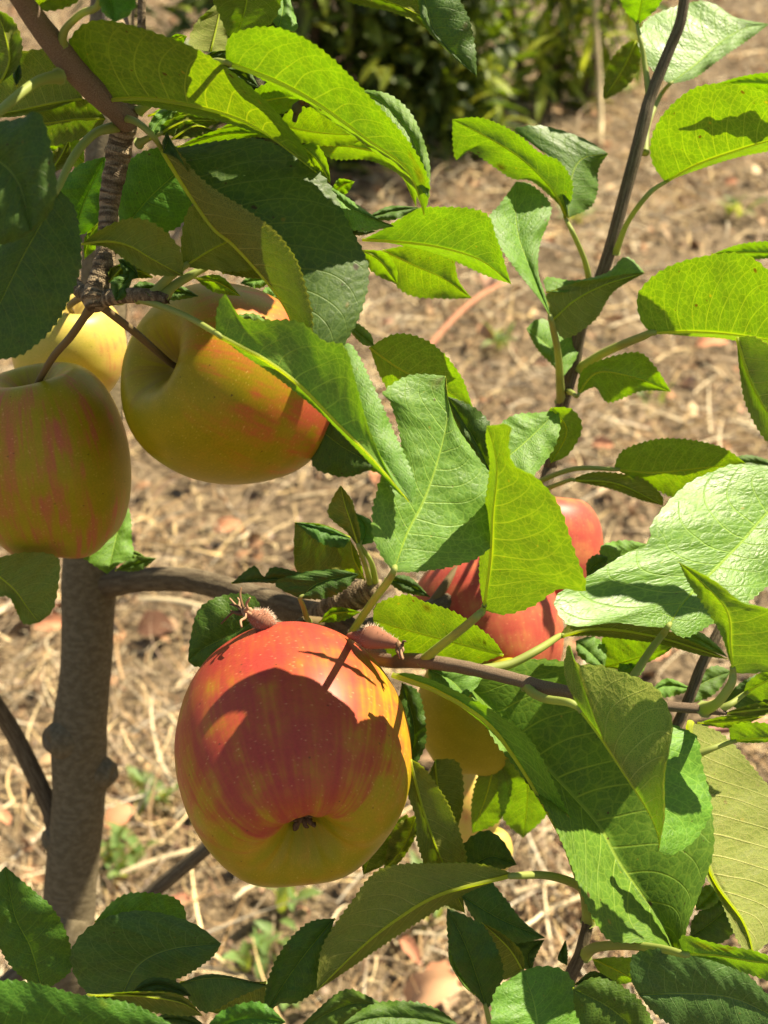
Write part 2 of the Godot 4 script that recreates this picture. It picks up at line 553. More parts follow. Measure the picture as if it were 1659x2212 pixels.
# x, y, z: centre; radius and tallness; axis: towards the stem, blush: where the red side looks, both in camera axes
func apple(at: Vector3, R: float, tall: float, axis: Vector3, blush: Vector3, mat: Material, label: String, group: String, stem: Array, lobes := 0.022) -> Node3D:
	var o := thing("apple", at, label, "apple", group)
	var Y := (cam_basis * axis).normalized()
	var X := (cam_basis * blush)
	X = (X - Y * X.dot(Y)).normalized()
	var Z := X.cross(Y)
	var rows := 72
	var segs := 96
	var pr := PackedVector2Array()
	for q in PROFILE: pr.append(Vector2(q[0], q[1]))
	var c := spline(pr, rows)
	var v := PackedVector3Array()
	var uv := PackedVector2Array()
	var ix := PackedInt32Array()
	var ph := rng.randf() * TAU
	for i in rows + 1:
		for k in segs + 1:
			var a := TAU * k / segs
			var low := clampf(-c[i].y, 0, 1)
			var hi := clampf(c[i].y, 0, 1)
			var q := 1.0 + lobes * (cos(5.0 * a + ph) * (0.35 + 1.5 * low * low) + 0.7 * cos(2.0 * a + ph * 2.0) + 0.6 * cos(3.0 * a + ph) * hi)
			var r := maxf(c[i].x, 0.0) * R * q
			var y := c[i].y * tall * R * (1.0 + lobes * 0.9 * (cos(5.0 * a + ph) * low + 1.6 * cos(a + ph * 3.0)))
			if c[i].y < -0.6: y += R * 0.011 * (cos(9.0 * a + ph) + 0.6 * cos(14.0 * a - ph)) * clampf((c[i].x - 0.08) * 6.0, 0, 1) * clampf((0.62 - c[i].x) * 4.0, 0, 1)
			v.append((X * cos(a) + Z * sin(a)) * r + Y * y)
			uv.append(Vector2(k / float(segs), i / float(rows)))
	for i in rows:
		for k in segs:
			var a := i * (segs + 1) + k
			ix.append_array([a, a + 1, a + segs + 1, a + 1, a + segs + 2, a + segs + 1])
	var arr := []
	arr.resize(Mesh.ARRAY_MAX)
	arr[Mesh.ARRAY_VERTEX] = v
	arr[Mesh.ARRAY_TEX_UV] = uv
	arr[Mesh.ARRAY_INDEX] = ix
	arr = smooth(arr)
	var n: PackedVector3Array = arr[Mesh.ARRAY_NORMAL]
	if n[rows / 2 * (segs + 1)].dot(v[rows / 2 * (segs + 1)]) < 0.0:
		ix.reverse()
		arr[Mesh.ARRAY_INDEX] = ix
		arr = smooth(arr)
		n = arr[Mesh.ARRAY_NORMAL]
	for i in rows + 1:  # the seam
		var s := (n[i * (segs + 1)] + n[i * (segs + 1) + segs]).normalized()
		n[i * (segs + 1)] = s
		n[i * (segs + 1) + segs] = s
	arr[Mesh.ARRAY_NORMAL] = n
	put(mesh_of(arr, mat), "skin", o)
	# the dry remains of the flower in the lower hollow
	var cal := SurfaceTool.new()
	var bottom := -0.66 * tall * R
	for k in 9:
		var a := TAU * k / 9.0 + rng.randf() * 0.5
		var out := X * cos(a) + Z * sin(a)
		var q := PackedVector3Array()
		var r := PackedFloat32Array()
		var reach := rng.randf_range(0.07, 0.13) * R
		for s in 5:
			var t := s / 4.0
			q.append(out * reach * (0.25 + t * (1.0 - 0.35 * t)) + Y * (bottom - R * 0.10 * sin(t * 2.3) * rng.randf_range(0.7, 1.1)) + Vector3(rng.randf() - 0.5, rng.randf() - 0.5, rng.randf() - 0.5) * R * 0.03)
			r.append(lerpf(0.028, 0.008, t) * R)
		var part := ArrayMesh.new()
		mesh_of(tube_arrays(q, r, 5, 2), M.dry, part)
		cal.append_from(part, 0, Transform3D())
	var cm := cal.commit()
	cm.surface_set_material(0, M.dry)
	put(cm, "calyx", o)
	if not stem.is_empty():
		var p := PackedVector3Array([Y * R * tall * 0.58])
		var r := PackedFloat32Array([0.0011])
		p.append(Y * R * tall * 0.72)
		r.append(0.0011)
		for i in range(0, stem.size(), 3):
			p.append(P(stem[i], stem[i + 1], stem[i + 2]) - at)
			r.append(0.0013)
		r[r.size() - 1] = 0.0023
		put(mesh_of(tube_arrays(p, r, 9, 6, 0.05), M.stem), "stem", o)
	return o

func apple_material(called: String, t: Texture2D, rough := 0.40) -> StandardMaterial3D:
	var m := StandardMaterial3D.new()
	m.resource_name = called
	m.albedo_texture = t
	m.roughness = rough
	m.metallic_specular = 0.3
	return m

# ---- the ground and what lies on it
var bumps := FastNoiseLite.new()

func ground_y(x: float, z: float) -> float:
	var near := clampf(1.0 - (Vector2(x, z + 2.5).length() - 6.0) / 6.0, 0.0, 1.0)
	return (bumps.get_noise_2d(x * 6.0, z * 6.0) * 0.022 + bumps.get_noise_2d(x * 30.0 + 50.0, z * 30.0) * 0.008) * near

func build_ground() -> void:
	bumps.seed = 4
	bumps.frequency = 0.35
	var xs := PackedFloat32Array()
	var zs := PackedFloat32Array()
	for v in [-60.0, -30.0, -14.0, -7.0]: xs.append(v)
	for i in 121: xs.append(-3.6 + 7.2 * i / 120.0)
	for v in [7.0, 14.0, 30.0, 60.0]: xs.append(v)
	for v in [-70.0, -40.0, -22.0, -13.0]: zs.append(v)
	for i in 171: zs.append(-9.0 + 9.6 * i / 170.0)
	for v in [3.0, 10.0, 30.0]: zs.append(v)
	var v := PackedVector3Array()
	var ix := PackedInt32Array()
	for z in zs:
		for x in xs: v.append(Vector3(x, ground_y(x, z), z))
	var n := xs.size()
	for j in zs.size() - 1:
		for i in n - 1:
			var a := j * n + i
			ix.append_array([a, a + 1, a + n + 1, a, a + n + 1, a + n])
	var arr := []
	arr.resize(Mesh.ARRAY_MAX)
	arr[Mesh.ARRAY_VERTEX] = v
	arr[Mesh.ARRAY_INDEX] = ix
	var g := put(mesh_of(smooth(arr), M.soil), "ground", self)
	tag(g, "dry brown soil under straw and dead grass", "", "", "structure")

func strip(len: float, width: float, bend: float, twist: float, segs := 5, fold := 0.35, taper := 0.7) -> ArrayMesh:
	# a dry blade lying along x, folded along its middle
	var v := PackedVector3Array()
	var ix := PackedInt32Array()
	var p := Vector3.ZERO
	var a := -bend * 0.5
	for i in segs + 1:
		var t := i / float(segs)
		var w := width * (1.0 - taper * t * t) * 0.5
		var s := Vector3(-sin(a), 0, cos(a)).rotated(Vector3(cos(a), 0, sin(a)), twist * t)
		var up := Vector3.UP.rotated(Vector3(cos(a), 0, sin(a)), twist * t)
		var c := p + Vector3.UP * sin(t * PI) * len * 0.06
		v.append(c - s * w)
		v.append(c + up * w * fold)
		v.append(c + s * w)
		p += Vector3(cos(a), 0, sin(a)) * len / segs
		a += bend / segs
	for i in segs:
		for j in 2:
			var q := i * 3 + j
			ix.append_array([q, q + 3, q + 4, q, q + 4, q + 1])
	var arr := []
	arr.resize(Mesh.ARRAY_MAX)
	arr[Mesh.ARRAY_VERTEX] = v
	arr[Mesh.ARRAY_INDEX] = ix
	return mesh_of(smooth(arr), M.straw)

func blade_leaf(len: float, width: float, curl: float, segs := 8, cup := 0.2, mat: Material = null, point := 0.9) -> ArrayMesh:
	# a small leaf from the origin along x, arched by curl, cupped across
	var v := PackedVector3Array()
	var ix := PackedInt32Array()
	var p := Vector3.ZERO
	var a := curl * 0.35
	for i in segs + 1:
		var t := i / float(segs)
		var w := width * 0.5 * pow(maxf(sin(PI * pow(t, point)), 0.0), 0.8)
		for j in 5:
			var s := j * 0.5 - 1.0
			v.append(p + Vector3(-sin(a), cos(a), 0) * absf(s) * w * cup + Vector3(0, 0, s * w * (1.0 + 0.12 * sin(t * 21.0 + j))))
		p += Vector3(cos(a), sin(a), 0) * len / segs
		a -= curl / segs
	for i in segs:
		for j in 4:
			var q := i * 5 + j
			ix.append_array([q, q + 5, q + 6, q, q + 6, q + 1])
	var arr := []
	arr.resize(Mesh.ARRAY_MAX)
	arr[Mesh.ARRAY_VERTEX] = v
	arr[Mesh.ARRAY_INDEX] = ix
	return mesh_of(smooth(arr), mat if mat else M.litter)

func scatter(called: String, mesh: Mesh, n: int, colors: Array, tilt: float, lift: float, smin: float, smax: float, far := 6.5, clump := 0.0) -> void:
	var mm := MultiMesh.new()
	mm.transform_format = MultiMesh.TRANSFORM_3D
	mm.use_colors = true
	mm.mesh = mesh
	mm.instance_count = n
	for i in n:
		var x := 0.0
		var z := 0.0
		for trial in 6:
			z = -lerpf(0.35, far, pow(rng.randf(), 0.8))
			x = rng.randf_range(-1, 1) * (0.45 + 0.42 * -z)
			if clump == 0.0 or bumps.get_noise_2d(x * 9.0 + 300.0, z * 9.0) * 2.0 + 0.5 > rng.randf() * clump: break
		var s := rng.randf_range(smin, smax)
		var b := Basis(Vector3.UP, rng.randf() * TAU) * Basis(Vector3.BACK, rng.randfn(0.0, tilt) + 0.04) * Basis(Vector3.RIGHT, rng.randf_range(-0.9, 0.9))
		mm.set_instance_transform(i, Transform3D(b.scaled(Vector3.ONE * s), Vector3(x, ground_y(x, z) + 0.002 + absf(rng.randfn(0.0, lift)), z)))
		var c: Color = colors[rng.randi() % colors.size()]
		mm.set_instance_color(i, c * rng.randf_range(0.7, 1.15))
	var o := MultiMeshInstance3D.new()
	o.multimesh = mm
	o.name = numbered(called)
	add_child(o, true)
	tag(o, {"straw": "tangled dry straw covering the ground", "dead_grass": "fine curled dead grass on the ground", "leaf_litter": "small brown scraps of leaf strewn in the straw", "crumbs": "crumbs of soil and bark among the straw"}[called], called.replace("_", " "), "", "stuff")

func litter() -> void:
	var pale := [Color(0.74, 0.57, 0.31), Color(0.62, 0.45, 0.21), Color(0.42, 0.27, 0.13), Color(0.74, 0.62, 0.40), Color(0.34, 0.22, 0.11), Color(0.36, 0.27, 0.17), Color(0.50, 0.43, 0.31)]
	var grey := [Color(0.36, 0.28, 0.20), Color(0.45, 0.36, 0.25), Color(0.30, 0.21, 0.14), Color(0.50, 0.38, 0.24), Color(0.33, 0.17, 0.10)]
	for q in [[0.085, 0.0019, 0.3, 0.8, 9000], [0.12, 0.0026, 0.5, 1.6, 4500], [0.05, 0.0022, 0.9, 0.4, 9000], [0.10, 0.0045, 0.3, 2.5, 900]]:
		scatter("straw", strip(q[0], q[1], q[2], q[3]), q[4], pale, 0.22, 0.018, 0.6, 1.5, 6.5, 2.2)
	for q in [[0.05, 0.0010, 2.2, 1.0, 26000], [0.08, 0.0012, 1.3, 2.0, 26000], [0.04, 0.0014, 2.6, 0.6, 18000]]:
		scatter("dead_grass", strip(q[0], q[1], q[2], q[3], 8), q[4], pale + grey, 0.35, 0.016, 0.6, 1.5, 6.5, 1.5)
	scatter("leaf_litter", blade_leaf(0.022, 0.013, 1.6, 6, 0.5), 3800, [Color(0.34, 0.19, 0.10), Color(0.42, 0.28, 0.15), Color(0.26, 0.17, 0.10), Color(0.50, 0.36, 0.22)], 0.5, 0.012, 0.5, 1.6)
	scatter("leaf_litter", blade_leaf(0.045, 0.024, 1.9, 7, 0.6), 520, [Color(0.36, 0.17, 0.09), Color(0.46, 0.26, 0.14), Color(0.24, 0.13, 0.08), Color(0.55, 0.33, 0.22)], 0.5, 0.014, 0.5, 1.3, 7.5, 1.8)
	scatter("dead_grass", strip(0.07, 0.0016, 0.9, 0.8, 6), 11000, pale, 0.85, 0.004, 0.5, 1.4, 6.5, 2.0)
	scatter("crumbs", blade_leaf(0.009, 0.008, 2.4, 4, 1.0), 9000, [Color(0.16, 0.10, 0.065), Color(0.26, 0.17, 0.11), Color(0.11, 0.07, 0.045), Color(0.36, 0.27, 0.2)], 0.8, 0.004, 0.4, 1.3)

func lying(called: String, mesh: ArrayMesh, x: float, y: float, turn: float, lean: float, roll: float, lift: float, label: String, category: String, mat: Material, group := "") -> void:
	var g := G(x, y)
	var m: ArrayMesh = mesh.duplicate()
	m.surface_set_material(0, mat)
	var o := put(m, called, self, Vector3(g.x, ground_y(g.x, g.z) + lift, g.z))
	o.basis = Basis(Vector3.UP, turn) * Basis(Vector3.BACK, lean) * Basis(Vector3.RIGHT, roll)
	tag(o, label, category, group)

func fallen() -> void:
	var grp := "fallen leaves on the ground"
	var rust: Material = M.fallen_rust
	var tan: Material = M.fallen_tan
	var brown: Material = M.fallen_brown
	lying("fallen_leaf", blade_leaf(0.062, 0.036, 1.3, 10, 0.5), 1500, 772, 0.2, 0.1, 0.3, 0.025, "large curled orange brown dead leaf on the straw right of the upright shoot", "fallen leaf", rust, grp)
	lying("fallen_leaf", blade_leaf(0.036, 0.021, 0.5, 10, 0.3), 1478, 925, 1.0, 0.3, 0.9, 0.02, "small pale cream dead leaf lying on the straw at right", "fallen leaf", tan, grp)
	lying("fallen_leaf", blade_leaf(0.045, 0.022, 1.0, 10, 0.5), 78, 1372, -0.1, 0.1, 0.5, 0.02, "pinkish orange dead leaf left of the trunk", "fallen leaf", rust, grp)
	lying("fallen_leaf", blade_leaf(0.045, 0.040, 0.8, 10, 0.5), 300, 1385, 0.4, 0.0, 0.2, 0.015, "dark brown broad dead leaf right of the trunk", "fallen leaf", brown, grp)
	lying("fallen_leaf", blade_leaf(0.040, 0.020, 1.0, 10, 0.4), 462, 1168, 0.3, 0.2, 0.6, 0.02, "pinkish tan dead leaf below the middle apple", "fallen leaf", rust, grp)
	lying("fallen_leaf", blade_leaf(0.034, 0.018, 1.0, 10, 0.4), 1560, 412, 0.1, 0.2, 0.6, 0.02, "pink brown dead leaf under the topmost glowing leaf at right", "fallen leaf", rust, grp)
	lying("fallen_leaf", blade_leaf(0.036, 0.024, 0.6, 10, 0.3), 1622, 405, 1.1, 0.2, 0.6, 0.02, "tan dead leaf at the far right edge of the straw", "fallen leaf", tan, grp)
	lying("fallen_leaf", blade_leaf(0.030, 0.012, 1.2, 10, 0.4), 360, 1990, 0.3, 0.2, 0.3, 0.02, "narrow red dead leaf right of the trunk foot", "fallen leaf", M.fallen_red, grp)
	lying("fallen_leaf", blade_leaf(0.032, 0.014, 1.2, 10, 0.4), 30, 1812, 2.6, 0.2, 0.3, 0.02, "orange dead leaf left of the trunk below the left branch", "fallen leaf", rust, grp)
	lying("fallen_leaf", blade_leaf(0.034, 0.022, 0.9, 10, 0.4), 236, 1830, 0.8, 0.2, 0.5, 0.02, "pinkish dead leaf close against the right of the trunk", "fallen leaf", rust, grp)
	lying("fallen_leaf", blade_leaf(0.040, 0.012, 1.4, 10, 0.4), 868, 2050, -1.1, 0.2, 0.3, 0.02, "thin curved red brown dead leaf below the long drooping leaf", "fallen leaf", M.fallen_red, grp)
	lying("fallen_leaf", blade_leaf(0.042, 0.030, 1.0, 10, 0.4), 905, 2165, 0.3, 0.1, 0.3, 0.02, "orange tan dead leaf at the bottom of the picture", "fallen leaf", rust, grp)
	lying("fallen_leaf", blade_leaf(0.036, 0.020, 1.0, 10, 0.4), 1275, 985, -0.6, 0.2, 0.6, 0.02, "pink dead leaf between the glowing leaves right of centre", "fallen leaf", rust, grp)
	lying("fallen_leaf", blade_leaf(0.040, 0.022, 1.0, 10, 0.4), 1375, 1455, 0.2, 0.2, 0.4, 0.02, "bright orange dead leaf seen behind the red brown twig", "fallen leaf", rust, grp)
	var stalks := "loose dry stalks on the ground"
	lying("dry_stalk", strip(0.32, 0.009, 0.12, 0.3, 8, 0.5, 0.4), 905, 800, 1.02, 0.05, 0.2, 0.03, "long reddish dry blade lying slantwise behind the apples", "stalk", M.fallen_red, stalks)
	lying("dry_stalk", strip(0.12, 0.006, 0.2, 0.3, 8, 0.9, 0.2), 302, 1322, -0.35, 0.05, 0.2, 0.03, "thick pale straw stalk just right of the trunk", "stalk", M.fallen_straw, stalks)
	lying("dry_stalk", strip(0.12, 0.006, 0.1, 0.3, 8, 0.9, 0.2), 960, 2125, -0.55, 0.05, 0.2, 0.03, "thick pale straw stalk at the bottom centre", "stalk", M.fallen_straw, stalks)
	lying("dry_stalk", strip(0.14, 0.0045, 0.1, 0.3, 8, 0.9, 0.2), 1165, 2005, 0.3, 0.05, 0.2, 0.03, "pale straw stalk left of the lower shoot", "stalk", M.fallen_straw, stalks)
	lying("dry_stalk", strip(0.13, 0.0045, 0.2, 0.3, 8, 0.9, 0.2), 1110, 1962, 0.12, 0.05, 0.2, 0.03, "thin straw stalk lying above the other beside the lower shoot", "stalk", M.fallen_straw, stalks)
	lying("dry_stalk", strip(0.10, 0.0045, 0.1, 0.3, 8, 0.9, 0.2), 268, 1925, 0.25, 0.1, 0.2, 0.03, "golden straw stalk between the trunk and the big apple", "stalk", M.fallen_straw, stalks)
	# green weeds in the straw
	var spots := [[272, 1890, 0.05, 12, "bright green weed growing by the trunk above the lit leaf"], [640, 1975, 0.045, 7, "tuft of green grass below the big apple"], [560, 2075, 0.04, 10, "low green weed below and left of the big apple"], [1585, 470, 0.06, 10, "green weed in the straw at upper right"], [1405, 880, 0.05, 8, "small weed right of the upright shoot"], [955, 1960, 0.05, 9, "green tuft between the drooping leaves below the apple"], [1085, 760, 0.05, 8, "thin grey green weed in the straw right of centre"], [330, 1760, 0.05, 7, "grassy weed between the trunk and the big apple"], [1245, 480, 0.07, 9, "faint green grass tuft behind the upright shoot"], [600, 2170, 0.05, 9, "green weed at the lower edge left of centre"]]
	for s in spots:
		var g := G(s[0], s[1])
		var o := thing("weed", Vector3(g.x, ground_y(g.x, g.z), g.z), s[4], "weed", "green weeds in the straw")
		for k in int(s[3]):
			var l := blade_leaf(s[2] * rng.randf_range(0.6, 1.2), s[2] * rng.randf_range(0.12, 0.3), rng.randf_range(0.6, 1.5), 6, 0.3, M.weed)
			var b := put(l, "leaf", o)
			b.position = Vector3(rng.randf_range(-0.02, 0.02), 0.004, rng.randf_range(-0.02, 0.02))
			b.basis = Basis(Vector3.UP, TAU * k / s[3] + rng.randf() * 0.6) * Basis(Vector3.BACK, rng.randf_range(0.4, 1.2))
	# two pale dead stems standing in front of the litter at the top
	for q in [[1297, 226, 1283, -40, "tall pale dead stem standing in the litter left of the upright shoot"], [1281, 120, 1278, -60, "second shorter pale dead stem beside the tall one"]]:
		var g := G(q[0], q[1] + 90)
		var top := P(q[2], q[3], (g - EYE).length() * 950.0)
		var o := put(mesh_of(tube_arrays(PackedVector3Array([Vector3.ZERO, (P(q[0], q[1], (g - EYE).length() * 960.0) - g), top - g]), PackedFloat32Array([0.006, 0.007, 0.005]), 6, 8, 0.2), M.fallen_straw), "dead_stem", self, g)
		tag(o, q[4], "dead stem")

func foliage(called: String, parent: Node, mesh: Mesh, centres: Array, n: int, colors: Array) -> void:
	var mm := MultiMesh.new()
	mm.transform_format = MultiMesh.TRANSFORM_3D
	mm.use_colors = true
	mm.mesh = mesh
	mm.instance_count = n
	for i in n:
		var c: Array = centres[rng.randi() % centres.size()]
		var d := Vector3(rng.randfn(), rng.randfn(), rng.randfn()).normalized() * pow(rng.randf(), 0.4)
		var at: Vector3 = c[0] + d * c[1]
		var b := Basis(Vector3.UP, rng.randf() * TAU) * Basis(Vector3.BACK, rng.randfn(-0.2, 0.6)) * Basis(Vector3.RIGHT, rng.randfn(0, 0.5))
		mm.set_instance_transform(i, Transform3D(b.scaled(Vector3.ONE * rng.randf_range(0.6, 1.3)), at))
		mm.set_instance_color(i, colors[rng.randi() % colors.size()] * rng.randf_range(0.7, 1.2))
	var o := MultiMeshInstance3D.new()
	o.multimesh = mm
	o.name = called
	parent.add_child(o, true)
	o.set_meta("kind", "stuff")

func shrub(x: float, y: float, width: float, height: float, depth: float, leaves: int, near_leaves: int, label: String, colors: Array, lf_len: float, slim := 0.36) -> void:
	var g := G(x, y)
	var o := thing("shrub", Vector3(g.x, ground_y(g.x, g.z), g.z), label, "shrub")
	var centres := []
	for k in maxi(4, int(14 * width)):
		var a := rng.randf_range(-1, 1)
		var top := Vector3(a * width, height * rng.randf_range(0.55, 1.0), rng.randf_range(-1, 0.7) * depth)
		var foot := Vector3(a * width * 0.3, 0.0, rng.randf_range(-0.3, 0.1) * depth)
		var p := PackedVector3Array([foot, foot.lerp(top, 0.5) + Vector3(0, 0.06, 0), top])
		put(mesh_of(tube_arrays(p, PackedFloat32Array([0.012, 0.008, 0.003]), 6, 5, 0.1), M.bark_dark), "stem", o)
		for t in [0.12, 0.3, 0.5, 0.7, 0.9]: centres.append([foot.lerp(top, t), width * 0.36])
	foliage("foliage", o, blade_leaf(lf_len, lf_len * slim, 0.7, 5, 0.2, M.shrub_leaf), centres, leaves, colors)
	for k in near_leaves:
		var c: Array = centres[rng.randi() % centres.size()]
		var d: Vector3 = Vector3(rng.randfn(), rng.randfn(), absf(rng.randfn()) + 0.2).normalized() * float(c[1]) * rng.randf_range(0.9, 1.15)
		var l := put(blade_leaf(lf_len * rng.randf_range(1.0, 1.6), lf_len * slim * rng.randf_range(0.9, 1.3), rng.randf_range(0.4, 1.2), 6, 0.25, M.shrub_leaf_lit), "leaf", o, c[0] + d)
		l.basis = Basis(Vector3.UP, rng.randf() * TAU) * Basis(Vector3.BACK, rng.randfn(-0.1, 0.6))

func _ready() -> void:
	rng.seed = 20
	var cam := Camera3D.new()
	cam.name = "camera"
	cam.transform = Transform3D(cam_basis, EYE)
	cam.fov = 46.0
	cam.near = 0.02
	cam.far = 200.0
	var lens := CameraAttributesPhysical.new()
	lens.frustum_focal_length = 28.27
	lens.frustum_focus_distance = 0.385
	lens.frustum_near = 0.02
	lens.frustum_far = 200.0
	lens.exposure_aperture = 10.5
	cam.attributes = lens
	add_child(cam)
	cam.fov = 46.0
	var sky_m := ProceduralSkyMaterial.new()
	sky_m.sky_top_color = Color(0.52, 0.60, 0.70)
	sky_m.sky_horizon_color = Color(0.94, 0.90, 0.80)
	sky_m.sky_curve = 0.16
	sky_m.ground_horizon_color = Color(0.62, 0.58, 0.50)
	sky_m.ground_bottom_color = Color(0.42, 0.36, 0.28)
	sky_m.sun_angle_max = 12.0
	sky_m.energy_multiplier = 1.0
	var sky := Sky.new()
	sky.sky_material = sky_m
	var env := Environment.new()
	env.background_mode = Environment.BG_SKY
	env.sky = sky
	env.background_energy_multiplier = 0.42
	env.tonemap_mode = Environment.TONE_MAPPER_LINEAR
	env.tonemap_exposure = 2.9
	env.sdfgi_enabled = true
	env.ssao_enabled = true
	env.ssil_enabled = true
	var we := WorldEnvironment.new()
	we.name = "environment"
	we.environment = env
	add_child(we)
	var sun := DirectionalLight3D.new()
	sun.name = "sun"
	sun.light_energy = 1.6
	sun.light_color = Color(1.0, 0.945, 0.83)
	sun.light_angular_distance = 0.53
	sun.shadow_enabled = true
	add_child(sun)
	sun.look_at_from_position(Vector3.ZERO, -(cam_basis * SUN_CAM), Vector3.UP)

	materials()
	build_ground()
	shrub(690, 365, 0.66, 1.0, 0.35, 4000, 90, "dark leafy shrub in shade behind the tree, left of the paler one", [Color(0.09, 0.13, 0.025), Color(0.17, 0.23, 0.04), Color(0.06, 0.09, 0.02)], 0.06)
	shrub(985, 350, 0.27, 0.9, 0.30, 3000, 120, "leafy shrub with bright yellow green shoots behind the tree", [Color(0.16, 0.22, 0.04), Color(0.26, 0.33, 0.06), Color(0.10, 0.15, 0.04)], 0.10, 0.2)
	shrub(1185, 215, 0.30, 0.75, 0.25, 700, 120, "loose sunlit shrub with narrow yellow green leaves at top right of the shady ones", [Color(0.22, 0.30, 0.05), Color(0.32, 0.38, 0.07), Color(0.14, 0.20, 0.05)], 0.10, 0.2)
	tree_wood()
	apples()
	leaves()
	litter()
	fallen()

func materials() -> void:
	leaf_materials()
	plain("petiole", Color(0.24, 0.28, 0.065), 0.6)
	M.petiole.backlight_enabled = true
	M.petiole.backlight = Color(0.55, 0.6, 0.2)
	plain("stem", Color(0.13, 0.09, 0.035), 0.75)
	plain("midrib", Color(0.26, 0.30, 0.075), 0.65)
	M.midrib.backlight_enabled = true
	M.midrib.backlight = Color(1.1, 1.15, 0.3)
	plain("dry", Color(0.13, 0.075, 0.04), 0.9, 0.2)
	plain("dry_pale", Color(0.34, 0.20, 0.12), 0.9, 0.2)
	plain("fuzz", Color(0.24, 0.11, 0.07), 1.0, 0.1)
	plain("fuzz_dark", Color(0.10, 0.085, 0.05), 0.9, 0.2)
	plain("hair", Color(0.42, 0.31, 0.24), 0.9, 0.2)
	plain("straw", Color(1, 1, 1), 0.75, 0.35)
	M.straw.vertex_color_use_as_albedo = true
	M.straw.cull_mode = BaseMaterial3D.CULL_DISABLED
	plain("litter", Color(1, 1, 1), 0.85, 0.25)
	M.litter.vertex_color_use_as_albedo = true
	plain("shrub_leaf", Color(1, 1, 1), 0.5, 0.5)
	M.shrub_leaf.vertex_color_use_as_albedo = true
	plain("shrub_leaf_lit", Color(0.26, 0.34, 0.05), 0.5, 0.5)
	plain("weed", Color(0.11, 0.19, 0.06), 0.55, 0.4)
	for n in ["shrub_leaf", "shrub_leaf_lit", "weed"]:
		M[n].backlight_enabled = true
		M[n].backlight = Color(0.95, 1.0, 0.3) * (0.75 if n == "weed" else 1.0)
	plain("fallen_rust", Color(0.52, 0.24, 0.13), 0.8, 0.25)
	plain("fallen_red", Color(0.42, 0.19, 0.11), 0.8, 0.25)
	plain("fallen_tan", Color(0.60, 0.46, 0.28), 0.8, 0.25)
	plain("fallen_brown", Color(0.10, 0.05, 0.03), 0.85, 0.25)
	plain("fallen_straw", Color(0.62, 0.50, 0.30), 0.7, 0.35)
	bark_material("bark_trunk", Color(0.105, 0.083, 0.046), Color(0.16, 0.13, 0.078), Vector2(3, 1), 0.05, 0.03, Vector3(3, 2, 1))
	bark_material("bark_spur", Color(0.075, 0.052, 0.028), Color(0.30, 0.23, 0.14), Vector2(6, 1), 0.05, 0.09, Vector3(1, 3, 1))
	bark_material("bark_dark", Color(0.075, 0.055, 0.032), Color(0.14, 0.11, 0.068), Vector2(1, 4), 0.05, 0.03, Vector3(1, 2, 1))
	bark_material("bark_twig", Color(0.15, 0.095, 0.06), Color(0.27, 0.20, 0.13), Vector2(1, 1), 0.10, 0.06, Vector3(2, 6, 1))
	bark_material("soil", Color(0.06, 0.041, 0.022), Color(0.24, 0.175, 0.10), Vector2(1, 1), 0.03, 0.6, Vector3(7, 7, 7))
	M.soil.uv1_triplanar = true
	M.soil.uv1_world_triplanar = true

